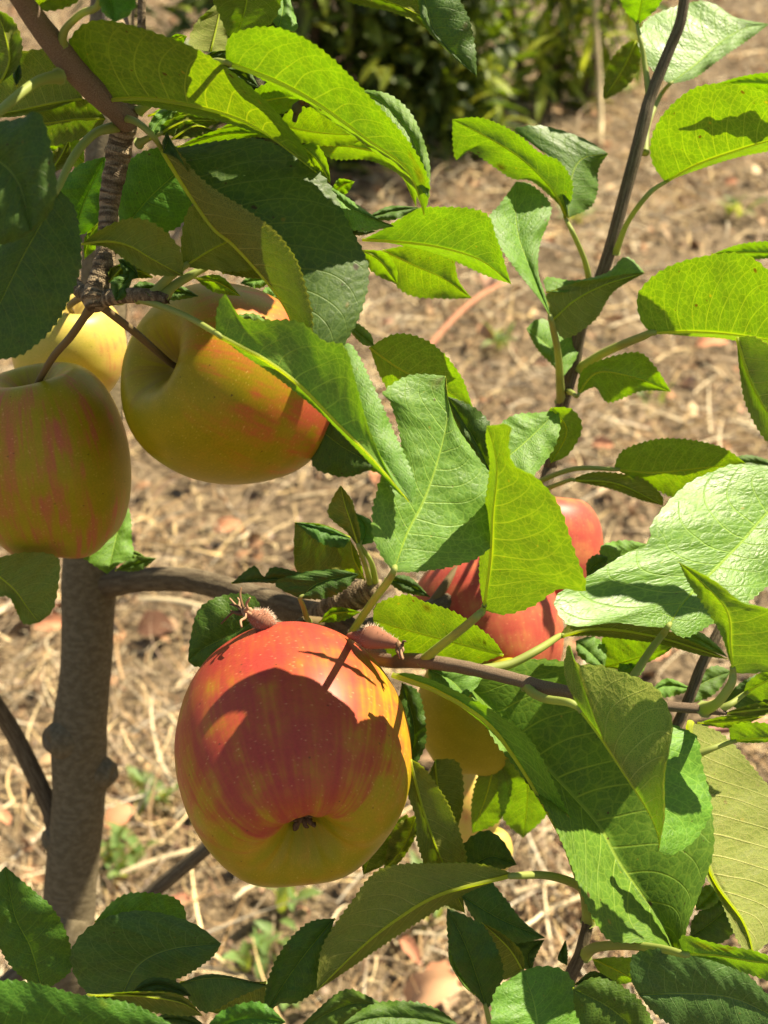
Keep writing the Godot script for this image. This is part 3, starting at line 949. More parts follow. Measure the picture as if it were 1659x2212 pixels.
func tree_wood() -> void:
	var foot := P(90, 2500, 720)
	# the trunk leans a little and goes down to the ground out of view
	var a := P(196, 1200, 560)
	var b := P(150, 1960, 590)
	var down := (b - a).normalized()
	down = (down + Vector3.DOWN * 0.9).normalized()
	foot = b + down * (b.y / -down.y)
	tree = thing("apple_tree", foot, "young apple tree with smooth grey brown trunk and many serrated green leaves", "tree")
	var p := PackedVector3Array([foot - Vector3(0, 0.03, 0), foot.lerp(b, 0.6), P(138, 2080, 594), P(150, 1960, 590), P(160, 1840, 583), P(172, 1720, 577), P(170, 1600, 572), P(182, 1470, 568), P(190, 1340, 564), P(192, 1260, 562), P(196, 1150, 558), P(212, 900, 556), P(224, 600, 556), P(236, 300, 556), P(243, 20, 556), P(252, -400, 556)])
	var r := PackedFloat32Array([0.021, 0.0165, 0.0138, 0.0130, 0.0125, 0.0122, 0.0132, 0.0120, 0.0119, 0.0126, 0.0116, 0.0112, 0.0108, 0.0105, 0.0102, 0.0085])
	put(mesh_of(tube_arrays(p, r, 28, 8, 0.035, 0.0), M.bark_trunk), "trunk", tree, -tree.position)
	# scars of cut branches on the trunk
	for q in [[118, 1596, 563, 6.5, -0.75, 0.65], [232, 1668, 572, 5.0, 0.92, 0.35], [112, 1812, 580, 5.0, -0.8, 0.6]]:
		var out := cam_basis * Vector3(q[4], 0.05, q[5]).normalized()
		var c := P(q[0], q[1], q[2]) - out * 0.0015
		var w: float = q[3] * 0.001
		put(mesh_of(tube_arrays(PackedVector3Array([c - out * 0.006, c, c + out * 0.0035, c + out * 0.0052, c + out * 0.0042, c + out * 0.002]), PackedFloat32Array([w * 1.7, w * 1.45, w * 1.05, w * 0.8, w * 0.5, w * 0.15]), 20, 3, 0.10), M.bark_trunk), "branch_scar", tree, -tree.position)
	limb("branch", [200, 1262, 562, 9.5, 245, 1258, 556, 6.4, 310, 1252, 546, 5.4, 400, 1252, 530, 5.2, 480, 1270, 512, 5.2, 560, 1295, 494, 5.3, 640, 1322, 476, 5.6, 705, 1340, 462, 6.0, 760, 1368, 450, 5.2, 835, 1420, 428, 3.4], M.bark_dark, 16, 0.05, 0.0)
	limb("spur", [690, 1340, 464, 6.2, 735, 1305, 456, 5.8, 780, 1280, 450, 5.0, 812, 1268, 447, 4.2, 828, 1262, 446, 1.5], M.bark_spur, 14, 0.08, 0.10)
	limb("twig", [800, 1402, 436, 3.2, 835, 1424, 424, 2.9, 915, 1428, 400, 2.5, 1000, 1441, 391, 2.3, 1106, 1466, 384, 2.1, 1172, 1484, 380, 2.1, 1226, 1494, 378, 1.9, 1330, 1515, 374, 1.7, 1443, 1526, 370, 1.6, 1530, 1533, 368, 1.5, 1556, 1537, 367, 1.2, 1570, 1541, 367, 0.5], M.bark_twig, 12, 0.05, 0.03)
	limb("branch", [130, 1800, 592, 6.5, 108, 1745, 586, 4.3, 70, 1665, 578, 4.2, 27, 1580, 570, 4.1, -12, 1520, 560, 4.0, -60, 1440, 548, 3.9], M.bark_dark, 14, 0.04)
	limb("branch", [160, 2085, 596, 7.0, 210, 2025, 590, 4.2, 330, 1927, 580, 3.6, 462, 1819, 566, 3.3, 560, 1735, 556, 3.1, 640, 1660, 548, 3.0], M.bark_dark, 14, 0.04)
	limb("branch", [-60, 2195, 596, 5.0, 7, 2130, 594, 4.6, 60, 2090, 594, 4.4, 130, 2075, 594, 4.5], M.bark_dark, 14, 0.04)
	# upright shoot at right
	limb("shoot", [1188, 1010, 506, 2.9, 1216, 873, 496, 2.8, 1239, 786, 491, 2.75, 1256, 703, 486, 2.7, 1293, 610, 480, 2.6, 1319, 533, 477, 2.6, 1346, 433, 474, 2.5, 1373, 333, 471, 2.5, 1393, 255, 470, 2.6, 1406, 207, 470, 2.35, 1445, 110, 468, 2.2, 1469, 50, 466, 2.2, 1480, -10, 464, 2.1, 1500, -120, 460, 1.8], M.bark_dark, 12, 0.04)
	limb("shoot", [1188, 1010, 506, 2.9, 1150, 1130, 500, 3.2, 1060, 1250, 490, 3.6, 900, 1330, 470, 4.2, 760, 1368, 452, 4.8], M.bark_dark, 12, 0.04)
	# lower shoot at right
	limb("shoot", [1190, 2230, 424, 2.8, 1229, 2116, 420, 2.4, 1252, 2065, 418, 2.2, 1266, 2012, 418, 2.1, 1283, 1955, 418, 2.0, 1380, 1740, 424, 2.0, 1480, 1530, 430, 2.0, 1515, 1440, 432, 2.0, 1560, 1350, 434, 1.9, 1640, 1200, 440, 1.7], M.bark_dark, 12, 0.04)
	limb("shoot", [1190, 2230, 424, 2.8, 1120, 2420, 450, 3.5, 900, 2700, 500, 4.5, 500, 2700, 560, 6.0, 150, 2420, 612, 8.0], M.bark_dark, 12, 0.04)
	# reddish twig far behind at right
	limb("twig", [1500, 1590, 470, 1.6, 1533, 1578, 470, 1.6, 1590, 1572, 470, 1.5, 1700, 1560, 470, 1.4], plain("bark_pink", Color(0.32, 0.15, 0.12), 0.7), 8)
	# the fruiting spur with its rings at upper left
	limb("spur", [268, 228, 372, 4.2, 271, 262, 375, 4.0, 262, 300, 378, 3.9, 257, 325, 379, 4.3, 252, 360, 380, 3.7, 243, 400, 381, 3.6, 237, 440, 382, 3.2, 234, 480, 382, 3.0, 230, 525, 382, 3.2, 225, 570, 381, 3.5, 212, 610, 380, 3.3, 205, 645, 379, 4.2, 206, 668, 378, 2.4], M.bark_spur, 18, 0.06, 0.055, 12)
	limb("twig", [206, 648, 380, 3.4, 250, 640, 377, 2.6, 300, 637, 373, 2.4, 345, 642, 370, 2.2, 362, 646, 369, 1.4], M.bark_spur, 12, 0.08, 0.03)
	limb("spur", [206, 645, 380, 3.4, 176, 630, 382, 2.6, 150, 606, 386, 2.2, 120, 590, 392, 1.6], M.bark_spur, 12, 0.10, 0.05)
	# thick twig from the top left corner
	limb("twig", [275, 262, 372, 3.6, 250, 235, 365, 3.6, 215, 205, 358, 3.6, 170, 160, 350, 3.5, 130, 112, 343, 3.5, 90, 60, 336, 3.2, 55, 10, 330, 2.9, 10, -60, 322, 2.6], M.bark_twig, 16, 0.05, 0.02)
	limb("twig", [300, 190, 460, 1.7, 305, 100, 458, 1.6, 306, 20, 456, 1.6, 308, -80, 452, 1.5], M.bark_spur, 10, 0.05, 0.02)
	# the spur joins the trunk above the picture's left edge
	limb("branch", [268, 228, 372, 4.2, 262, 150, 420, 4.6, 250, 40, 500, 5.5, 246, -40, 552, 6.0], M.bark_spur, 12, 0.05)

func apples() -> void:
	var yl := Color(0.50, 0.37, 0.055)
	var gr := Color(0.25, 0.215, 0.003)
	var rd := Color(0.34, 0.045, 0.032)
	var t1 := apple_texture(11, 0.9, 0.40, 0.95, -0.05, -0.8, Color(0.30, 0.25, 0.008), Color(0.50, 0.27, 0.02), rd)
	var t2 := apple_texture(23, 0.9, 0.3, 1.0, -0.26, 1.3, gr, Color(0.36, 0.265, 0.008), Color(0.46, 0.085, 0.04))
	var t3 := apple_texture(37, 0.35, 0.3, 0.7, -0.15, 0.0, Color(0.50, 0.42, 0.07), Color(0.62, 0.46, 0.12), Color(0.5, 0.16, 0.06))
	var t4 := apple_texture(53, 0.72, 0.7, 0.5, -0.06, -0.3, Color(0.46, 0.27, 0.06), Color(0.56, 0.30, 0.09), Color(0.36, 0.05, 0.042))
	var t5 := apple_texture(61, 0.45, 0.55, 1.7, -0.04, -0.3, gr, Color(0.34, 0.26, 0.01), Color(0.40, 0.11, 0.05))
	var g := "apples hanging on the tree"
	apple(P(633, 1616, 400), 0.0385, 1.05, Vector3(-0.17, 0.62, -0.77), Vector3(-0.16, 0.65, 0.65), apple_material("apple_red", t1), "large red and yellow apple at front centre, half in shadow, flower end showing", g, [640, 1352, 430, 690, 1345, 450], 0.012)
	apple(P(489, 832, 436), 0.0363, 0.98, Vector3(-0.66, 0.22, 0.72), Vector3(0.75, 0.3, 0.5), apple_material("apple_side", t2), "yellow green apple turned sideways, orange on its right cheek, stem hollow showing", g, [300, 725, 395, 232, 672, 382, 214, 655, 381])
	apple(P(100, 992, 455), 0.0313, 1.16, Vector3(-0.08, 0.93, 0.36), Vector3(-0.6, 0.1, 0.8), apple_material("apple_striped", t5), "green yellow apple with red stripes at the left edge, stem upright", g, [112, 775, 420, 150, 730, 402, 182, 685, 388, 203, 655, 381])
	apple(P(150, 752, 500), 0.0233, 1.0, Vector3(0.2, 0.8, 0.55), Vector3(0.5, 0.5, 0.2), apple_material("apple_yellow", t3), "pale yellow apple half hidden behind the two left apples", g, [150, 660, 470, 175, 642, 420, 190, 640, 385])
	apple(P(1048, 1345, 500), 0.0315, 0.95, Vector3(-0.25, 0.9, -0.3), Vector3(0.1, 0.5, 0.8), apple_material("apple_blush", t4), "red apple right of centre behind the yellow glowing leaf", g, [1000, 1215, 486, 930, 1310, 474])
	apple(P(1172, 1192, 530), 0.0268, 1.0, Vector3(0.1, 0.95, 0.1), Vector3(0.5, 0.3, 0.8), apple_material("apple_deep", t4, 0.42), "deep red apple peeping out right of the yellow glowing leaf", g, [1150, 1050, 520, 1160, 1100, 502])
	apple(P(1030, 1528, 470), 0.0235, 1.0, Vector3(0.1, 0.9, 0.3), Vector3(0.6, 0.2, -0.8), apple_material("apple_olive", apple_texture(71, 0.1, 0.3, 0.4, -0.5, 0.0, Color(0.34, 0.30, 0.012), Color(0.44, 0.36, 0.02), rd), 0.5), "yellow green apple hidden under leaves right of the large red one", g, [1000, 1390, 462, 960, 1350, 462])
	apple(P(1000, 1722, 560), 0.0190, 1.0, Vector3(0.1, 0.9, 0.1), Vector3(0.2, 0.9, 0.3), apple_material("apple_pink", t3, 0.5), "small pinkish yellow apple low behind the leaves right of centre", g, [1000, 1630, 555, 1040, 1560, 540])
	apple(P(1052, 1836, 575), 0.0120, 0.95, Vector3(0.1, 0.9, 0.1), Vector3(0.2, 0.9, 0.3), apple_material("apple_tan", t3, 0.5), "small orange tan apple lowest behind the leaves right of centre", g, [1060, 1770, 570, 1090, 1650, 550])
	# withered fruitlets that never grew
	fruitlet(PackedFloat32Array([600, 1362, 405, 585, 1347, 402, 560, 1336, 399, 538, 1326, 397]), 3.6, "grey withered fruitlet with curled dry sepals above the large apple, at its left", 1.0)
	fruitlet(PackedFloat32Array([752, 1372, 402, 778, 1374, 398, 812, 1377, 394, 862, 1392, 390]), 3.9, "reddish downy withered fruitlet beside the twig right of the large apple", 0.55)
	fruitlet(PackedFloat32Array([636, 262, 362, 640, 245, 360, 643, 232, 358, 652, 218, 356]), 1.5, "small dark withered flower under the big glowing leaf at top", 0.8, true)

func fruitlet(q: PackedFloat32Array, r: float, label: String, spread: float, dark := false) -> void:
	var p := PackedVector3Array()
	for i in range(0, q.size(), 3): p.append(P(q[i], q[i + 1], q[i + 2]))
	var at := p[2]
	var o := thing("withered_fruitlet", at, label, "withered fruitlet", "withered fruitlets")
	for i in 4: p[i] -= at
	var body := ArrayMesh.new()
	mesh_of(tube_arrays(PackedVector3Array([p[0], p[1], p[1].lerp(p[2], 0.6), p[2], p[3]]), PackedFloat32Array([0.0007, r * 0.00055, r * 0.00105, r * 0.001, r * 0.0003]), 14, 8, 0.10, 0.05), M.fuzz_dark if dark else M.fuzz, body)
	put(body, "body", o)
	# down on it
	if not dark:
		var st := SurfaceTool.new()
		st.begin(Mesh.PRIMITIVE_TRIANGLES)
		for k in 750:
			var t := rng.randf_range(0.1, 0.95)
			var c := p[1].lerp(p[2], minf(t * 1.4, 1.0)) if t < 0.7 else p[2].lerp(p[3], (t - 0.7) / 0.3)
			var d := Vector3(rng.randfn(), rng.randfn(), rng.randfn()).normalized()
			var s := c + d * r * 0.00098 * sin(PI * clampf(t * 0.85 + 0.1, 0, 1))
			var e := s + d * 0.0011 + Vector3(rng.randfn(), rng.randfn(), rng.randfn()) * 0.0003
			var w := d.cross(Vector3(0.3, 1, 0.2)).normalized() * 0.00009
			for v in [s - w, e, s + w]:
				st.set_normal(d)
				st.add_vertex(v)
		var hair := st.commit()
		hair.surface_set_material(0, M.hair)
		var h := put(hair, "down", o)
		h.set_meta("kind", "stuff")
	var dir := (p[3] - p[2]).normalized()
	for k in 10 if not dark else 5:
		var side := Vector3(rng.randfn(), rng.randfn(), rng.randfn())
		side = (side - dir * side.dot(dir)).normalized()
		var s := PackedVector3Array()
		var rr := PackedFloat32Array()
		var reach := rng.randf_range(0.005, 0.0095) * (0.8 + 0.3 * spread)
		for i in 5:
			var t := i / 4.0
			s.append(p[3].lerp(p[2], 0.25) + (dir * (t - 0.35 * t * t) + side * spread * t * t * 0.9 + Vector3(0, -0.25, 0) * t * t) * reach + Vector3(rng.randfn(), rng.randfn(), rng.randfn()) * 0.0005)
			rr.append(lerpf(0.0009, 0.0003, t))
		put(mesh_of(tube_arrays(s, rr, 5, 3, 0.2), M.dry if dark or k % 2 else M.dry_pale), "sepal", o)

func leaves() -> void:
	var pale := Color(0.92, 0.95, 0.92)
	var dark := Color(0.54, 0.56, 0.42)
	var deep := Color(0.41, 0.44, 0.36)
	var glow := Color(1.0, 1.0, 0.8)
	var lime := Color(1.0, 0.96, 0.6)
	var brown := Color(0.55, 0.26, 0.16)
	# -- top left
	lf("U", 358, [222, 214, 345, 214, 530, 262, 684, 372], [150, 105, 205, 45, 330, 70, 450, 121, 560, 205, 642, 298], [300, 226, 420, 248, 530, 278, 620, 320], {k = -1.1, kx = -0.3, tint = lime, label = "leaf half in shade and half glowing, top left"})
	lf("U", 350, [488, 132, 590, 170, 680, 218, 790, 297, 880, 366, 917, 464], [500, 78, 590, 60, 690, 105, 800, 212, 884, 310, 926, 395], [560, 168, 650, 216, 740, 278, 830, 345, 892, 410], {k = -0.95, dr = 10, tint = lime, spots = [[0.86, -0.55, 0.06, Color(0.75, 0.30, 0.12)], [0.80, -0.6, 0.035, Color(0.9, 0.5, 0.15)], [0.97, 0.0, 0.03, brown]], label = "arched yellow green leaf with an orange spot near its tip", pet = [300, 240, 372, 400, 165, 362, 455, 134, 352]})
	lf("T", 366, [770, 200, 830, 225, 895, 310, 926, 428], [800, 195, 850, 210, 895, 258, 927, 350], [790, 240, 830, 290, 880, 370], {k = 0.3, tint = pale})
	lf("U", 378, [600, 268, 690, 286, 792, 292], [640, 235, 740, 245], [650, 306, 720, 314, 765, 310], {tint = lime, k = -1.1})
	lf("U", 384, [535, 222, 600, 212, 665, 202], [], [], {w = 34, tint = lime, k = -1.2})
	lf("U", 430, [676, 312, 770, 318, 850, 350, 899, 446], [740, 296, 830, 312, 892, 372], [720, 342, 800, 346, 870, 384], {tint = glow})
	lf("U", 366, [648, 314, 685, 345, 714, 397], [682, 312, 706, 348], [656, 338, 684, 376], {tint = glow, k = -0.8})
	# the large folded leaf: its upper face dark, the near half turned over
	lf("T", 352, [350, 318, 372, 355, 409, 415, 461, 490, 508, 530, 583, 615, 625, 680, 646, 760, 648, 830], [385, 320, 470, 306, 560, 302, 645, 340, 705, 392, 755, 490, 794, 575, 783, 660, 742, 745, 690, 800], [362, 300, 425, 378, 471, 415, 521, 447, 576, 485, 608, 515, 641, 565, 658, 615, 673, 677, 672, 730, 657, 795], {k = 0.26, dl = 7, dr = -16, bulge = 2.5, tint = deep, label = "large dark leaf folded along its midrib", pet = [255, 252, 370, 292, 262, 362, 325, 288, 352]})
	lf("T", 348, [352, 330, 362, 305, 360, 284], [352, 308, 357, 292], [385, 345, 405, 370, 378, 318], {k = -0.1, tint = deep, plain = true})
	lf("U", 338, [466, 720, 571, 775, 646, 830, 730, 915, 800, 985, 884, 1084], [470, 668, 488, 640, 530, 690, 640, 695, 700, 738, 745, 752, 770, 835, 800, 935, 845, 1030], [520, 762, 600, 816, 690, 890, 780, 980, 840, 1045], {k = -0.2, dr = 4, tint = glow, under = "down_thin", pet = [300, 645, 373, 345, 660, 368, 408, 686, 352], label = "long glowing leaf hanging over the sideways apple"})
	lf("T", 352, [742, 745, 760, 830, 790, 930, 838, 1010, 890, 1086], [764, 752, 815, 855, 850, 935, 880, 1000, 897, 1050], [744, 785, 766, 880, 790, 960, 838, 1042], {k = 0.5, tint = pale})
	# -- the big light leaf in the middle
	lf("T", 353, [850, 1236, 880, 1150, 913, 1086, 943, 1003, 966, 906, 962, 812], [828, 1205, 808, 1160, 806, 1105, 815, 1065, 826, 1030, 862, 985, 866, 945, 845, 872, 830, 848, 885, 812], [920, 1232, 1000, 1216, 1054, 1184, 1066, 1110, 1068, 1042, 1030, 985, 988, 922, 968, 862], {k = 0.3, kx = 0.3, bow = 2, tint = Color(1.0, 1.0, 1.0), spots = [[0.95, -0.5, 0.09, Color(0.7, 0.5, 0.4)], [0.97, 0.3, 0.07, Color(0.75, 0.55, 0.45)]], mat = "leaf", label = "broad light green leaf with a browned top edge in the middle", pet = [752, 1388, 446, 766, 1358, 440, 802, 1304, 420, 838, 1256, 382], pr = 1.4, pmat = "petiole"})
	lf("T", 374, [1072, 1050, 1032, 962, 966, 856], [1040, 1000, 990, 925], [1076, 990, 1052, 908, 1006, 872], {tint = deep, k = -0.2})
	lf("U", 412, [798, 750, 870, 800, 950, 835, 1022, 882], [860, 722, 930, 742, 990, 805], [832, 830, 890, 890, 970, 900], {tint = glow, k = -0.9, label = "arched leaf with a shadow band behind the broad light one"})
	lf("T", 400, [750, 700, 782, 726, 808, 748], [770, 698, 800, 722], [762, 722, 785, 744], {tint = pale, plain = true})
	lf("U", 346, [1046, 1318, 1060, 1210, 1065, 1110, 1074, 1020, 1066, 960, 1052, 920], [1036, 1240, 1044, 1120, 1058, 1010, 1050, 950], [1090, 1326, 1150, 1308, 1206, 1272, 1264, 1271, 1236, 1180, 1205, 1090, 1160, 1034, 1110, 1004, 1098, 960, 1100, 920], {k = -0.9, kx = -0.2, dl = 12, tint = lime, label = "bright yellow green glowing leaf right of the middle", pet = [915, 1428, 400, 945, 1400, 390, 1000, 1357, 370, 1036, 1326, 358], pr = 1.35})
	lf("T", 420, [1080, 1000, 1140, 950, 1207, 884], [1075, 930, 1110, 898, 1165, 892], [1130, 1040, 1185, 985, 1208, 930], {tint = pale, pet = [1060, 1120, 450, 1065, 1040, 430]})
	lf("U", 434, [1190, 880, 1225, 930, 1190, 1000], [1235, 885, 1256, 925, 1228, 980], [1170, 930], {tint = glow, k = -1.0})
	# -- upright shoot at right
	lf("T", 500, [1446, 182, 1506, 137, 1553, 95, 1606, 62, 1662, 52], [1400, 140, 1380, 95, 1386, 60, 1415, 32, 1500, 4, 1545, 10, 1590, 38], [1500, 167, 1556, 126, 1620, 82], {k = 0.5, tint = Color(0.88, 0.96, 1.0), mat = "leaf_gloss", pet = [1393, 330, 474, 1400, 270, 482, 1425, 210, 494]})
	lf("U", 470, [1377, 54, 1386, 0, 1395, -70], [1350, 20, 1340, -30], [1420, 15, 1432, -30], {tint = lime, pet = [1402, 205, 470, 1392, 130, 472, 1382, 80, 472], k = -1.0})
	lf("U", 520, [1374, 88, 1345, 150, 1304, 214], [], [], {w = 30, tint = Color(0.7, 0.7, 0.4), k = -0.2, plain = true})
	lf("U", 440, [1436, 393, 1500, 357, 1580, 328, 1660, 304, 1760, 285], [1410, 350, 1408, 300, 1440, 240, 1510, 188, 1610, 186, 1700, 225], [1500, 369, 1590, 340, 1690, 318], {k = -0.95, dr = 8, tint = lime, label = "large glowing leaf on the upright shoot at the right edge", pet = [1330, 545, 476, 1356, 480, 462, 1400, 420, 450]})
	lf("U", 430, [1520, 190, 1610, 178, 1740, 188], [1600, 166, 1670, 160], [1600, 196, 1680, 212], {tint = lime})
	lf("U", 455, [1224, 472, 1195, 410, 1130, 345, 1060, 300, 977, 258], [1205, 440, 1150, 392, 1105, 384, 1046, 344, 1010, 325, 984, 342], [1236, 400, 1208, 350, 1165, 330, 1110, 286, 1040, 256], {k = -0.7, tint = glow, pet = [1275, 615, 480, 1262, 560, 470, 1236, 500, 458]})
	lf("T", 464, [1228, 470, 1232, 400, 1255, 345, 1314, 332], [1205, 390, 1170, 320, 1112, 282, 1165, 272, 1215, 283, 1268, 303], [1275, 446, 1290, 410, 1292, 365], {k = 0.35, dr = 8, tint = dark})
	lf("T", 446, [1192, 690, 1158, 610, 1118, 500, 1115, 392], [1168, 650, 1118, 585, 1080, 530, 1056, 475, 1082, 440], [1178, 640, 1163, 590, 1165, 530, 1190, 450, 1150, 402], {k = 0.5, dl = -6, tint = Color(0.86, 0.9, 0.65), pet = [1212, 868, 496, 1206, 770, 470, 1196, 715, 450], pr = 1.4})
	lf("T", 450, [1180, 630, 1230, 622, 1300, 606, 1392, 588], [1180, 600, 1240, 606, 1310, 590, 1352, 556], [1240, 630, 1310, 615], {k = 0.9, tint = Color(0.86, 0.9, 0.65)})
	lf("U", 444, [1194, 692, 1240, 650, 1310, 614, 1393, 590], [1180, 640, 1240, 612, 1300, 602, 1350, 592], [1220, 730, 1285, 690, 1325, 630], {k = -0.05, tint = Color(0.9, 0.86, 0.7)})
	lf("T", 484, [1216, 815, 1195, 760, 1137, 710], [1195, 790, 1160, 752], [1245, 770, 1250, 722, 1170, 690], {tint = pale})
	lf("U", 430, [1406, 718, 1500, 716, 1600, 724, 1720, 745], [1384, 690, 1381, 632, 1440, 580, 1530, 553, 1620, 556, 1690, 630], [1480, 725, 1570, 732, 1660, 750], {k = -0.8, dr = 8, tint = glow, label = "large leaf with a silvery upper rim at the right edge", pet = [1256, 795, 490, 1300, 765, 476, 1350, 742, 455, 1390, 726, 438], pr = 1.6})
	lf("U", 462, [1536, 550, 1620, 545, 1730, 550], [1600, 528, 1680, 524], [1620, 560], {tint = glow})
	lf("U", 452, [1246, 856, 1290, 805, 1370, 815, 1449, 846], [1265, 795, 1370, 762, 1412, 790], [1285, 836, 1314, 868, 1385, 844], {tint = Color(1, 0.95, 0.6), k = -0.7, pet = [1228, 845, 494, 1238, 850, 470]})
	lf("U", 372, [1591, 728, 1625, 830, 1680, 920, 1780, 1020], [1640, 732, 1720, 800, 1790, 900], [1598, 800, 1615, 880, 1670, 965], {tint = Color(0.95, 0.98, 0.7), k = -0.45, label = "leaf cut by the right edge, seen from below"})
	lf("U", 440, [1326, 1013, 1420, 1020, 1500, 1012, 1610, 1000], [1350, 972, 1440, 948, 1550, 964], [1400, 1046, 1470, 1076, 1550, 1040], {tint = glow, k = -0.8, pet = [1120, 1075, 486, 1160, 1043, 466, 1240, 1013, 450]})
	lf("U", 446, [1229, 1038, 1330, 1044, 1432, 1092], [1290, 1020, 1385, 1034, 1428, 1070], [1320, 1056, 1385, 1080], {tint = Color(0.9, 0.88, 0.7), k = -0.2, pet = [1130, 1085, 484, 1172, 1060, 466]})
	lf("T", 462, [1555, 1002, 1640, 1000, 1740, 1030], [1625, 984], [1620, 1032], {tint = dark})
	# -- big glossy leaf at right
	lf("T", 398, [1443, 1356, 1473, 1306, 1526, 1249, 1600, 1173, 1650, 1116, 1740, 1020], [1390, 1352, 1330, 1345, 1240, 1352, 1205, 1320, 1206, 1284, 1270, 1246, 1346, 1200, 1402, 1170, 1412, 1125, 1480, 1050, 1550, 1016, 1590, 1004, 1680, 1010], [1480, 1375, 1540, 1345, 1640, 1280, 1720, 1190, 1760, 1100], {k = 0.62, tint = Color(0.84, 0.86, 0.7), mat = "leaf_gloss", kx = 0.4, wave = 1.6, label = "large glossy leaf at the right edge", pet = [1350, 1490, 382, 1372, 1455, 388, 1405, 1405, 394, 1435, 1366, 396], pr = 1.3})
	lf("U", 410, [1206, 1376, 1290, 1358, 1420, 1376, 1572, 1424], [1250, 1336, 1362, 1334, 1490, 1384], [1290, 1374, 1420, 1390, 1510, 1414], {k = -0.1, tint = Color(0.95, 0.9, 0.75), pet = [1040, 1450, 392, 1106, 1433, 394, 1165, 1402, 398], pr = 1.4})
	lf("T", 416, [1430, 1368, 1500, 1378, 1572, 1420], [1500, 1362, 1545, 1390], [1500, 1392], {k = 0.6, tint = pale, plain = true})
	lf("U", 348, [1585, 1454, 1578, 1390, 1574, 1330, 1545, 1285, 1466, 1214], [1574, 1420, 1556, 1365, 1520, 1305, 1490, 1262], [1640, 1452, 1720, 1430, 1740, 1350, 1650, 1312, 1600, 1300, 1545, 1256], {k = -0.6, tint = glow, label = "pale glowing leaf standing up before the glossy one", pet = [1522, 1532, 368, 1550, 1518, 360, 1578, 1480, 356], pr = 1.4})
	lf("U", 366, [1606, 1500, 1650, 1474, 1740, 1430], [1620, 1470, 1680, 1436], [1640, 1512, 1700, 1490], {tint = glow, pet = [1548, 1536, 368, 1580, 1520, 367]})
	lf("T", 420, [1560, 1518, 1620, 1490, 1720, 1460], [1600, 1476, 1660, 1452], [1610, 1530, 1680, 1510], {tint = deep, k = -0.1})
	lf("U", 372, [1560, 1542, 1620, 1535, 1720, 1525], [1640, 1518], [1630, 1548], {tint = Color(0.9, 0.88, 0.7), k = 0.0})
	lf("U", 382, [1578, 1602, 1640, 1594, 1750, 1592], [1582, 1568, 1640, 1562, 1700, 1574], [1640, 1604], {tint = lime, pet = [1500, 1632, 384, 1540, 1616, 383]})
	lf("U", 422, [1506, 1562, 1575, 1558, 1650, 1548], [1570, 1546], [1580, 1572], {tint = lime})
	# -- folded leaf in front, lower right
	lf("T", 350, [1250, 1526, 1296, 1588, 1345, 1664, 1400, 1752, 1422, 1806, 1424, 1838], [1330, 1540, 1400, 1548, 1459, 1569, 1503, 1592, 1515, 1650, 1536, 1744, 1520, 1785, 1494, 1820, 1448, 1846], [1226, 1480, 1219, 1440, 1230, 1392, 1246, 1434, 1300, 1440, 1380, 1467, 1424, 1496, 1452, 1560, 1446, 1620, 1436, 1680, 1436, 1760, 1430, 1800], {k = 0.5, dl = 8, dr = -14, tint = Color(0.95, 0.94, 0.7), label = "folded leaf in front with a lit toothed tip, lower right", pet = [1140, 1480, 382, 1150, 1496, 378, 1180, 1510, 370, 1226, 1517, 360], pr = 1.4})
	# -- large dark leaf, lower right
	lf("T", 402, [1010, 1478, 1090, 1560, 1179, 1659, 1286, 1776, 1339, 1866, 1426, 1989, 1468, 2074], [1060, 1440, 1150, 1425, 1260, 1440, 1380, 1500, 1470, 1590, 1525, 1690, 1540, 1790, 1538, 1850, 1515, 1920, 1488, 1990, 1474, 2040], [1030, 1530, 1070, 1600, 1120, 1665, 1182, 1752, 1226, 1846, 1262, 1942, 1290, 1996, 1322, 2032, 1388, 2036, 1420, 2040], {k = 0.42, dl = -14, dr = -15, bulge = 2.0, tint = Color(0.84, 0.82, 0.5), label = "large dark leaf with lit lower half, lower right"})
	lf("U", 388, [847, 1456, 945, 1492, 1050, 1558, 1115, 1640, 1182, 1752, 1229, 1846, 1284, 1990], [900, 1458, 1000, 1500, 1078, 1545, 1150, 1606, 1212, 1730, 1246, 1800, 1276, 1930], [920, 1488, 1000, 1530, 1080, 1600, 1145, 1690, 1205, 1800, 1250, 1920], {k = -0.7, dr = 4, tint = glow, label = "narrow curled leaf edge running down before the dark leaf"})
	# -- between the apples
	lf("U", 406, [1088, 1414, 1000, 1392, 900, 1366, 806, 1340], [1000, 1440, 900, 1440, 830, 1400], [1058, 1376, 986, 1326, 915, 1300, 876, 1286, 815, 1306], {tint = glow, k = -0.8, spots = [[0.2, 0.4, 0.02, Color(0.3, 0.2, 0.1)], [0.16, 0.45, 0.02, Color(0.3, 0.2, 0.1)]]})
	lf("T", 396, [925, 1446, 975, 1470, 1010, 1508], [960, 1444, 1042, 1452], [930, 1470, 965, 1500], {tint = Color(0.8, 0.95, 0.7)})
	lf("T", 424, [868, 1475, 895, 1570, 884, 1662], [905, 1500, 920, 1590, 905, 1640], [855, 1580], {tint = deep, k = -0.1})
	lf("U", 396, [886, 1640, 915, 1750, 955, 1860, 1004, 1972], [905, 1650, 928, 1676, 972, 1746, 1006, 1850, 1000, 1920], [878, 1700, 898, 1765, 905, 1830, 950, 1940], {tint = Color(0.85, 0.85, 0.6), k = -0.25, label = "pointed leaf hanging below the hidden apple"})
	lf("U", 415, [940, 1640, 950, 1720, 985, 1800], [990, 1650, 1000, 1730], [920, 1720], {tint = Color(0.7, 0.68, 0.5), k = -0.1})
	lf("U", 430, [830, 1800, 800, 1850, 785, 1890], [880, 1760, 850, 1850], [790, 1800, 780, 1850], {tint = Color(0.75, 0.75, 0.45), k = -0.2})
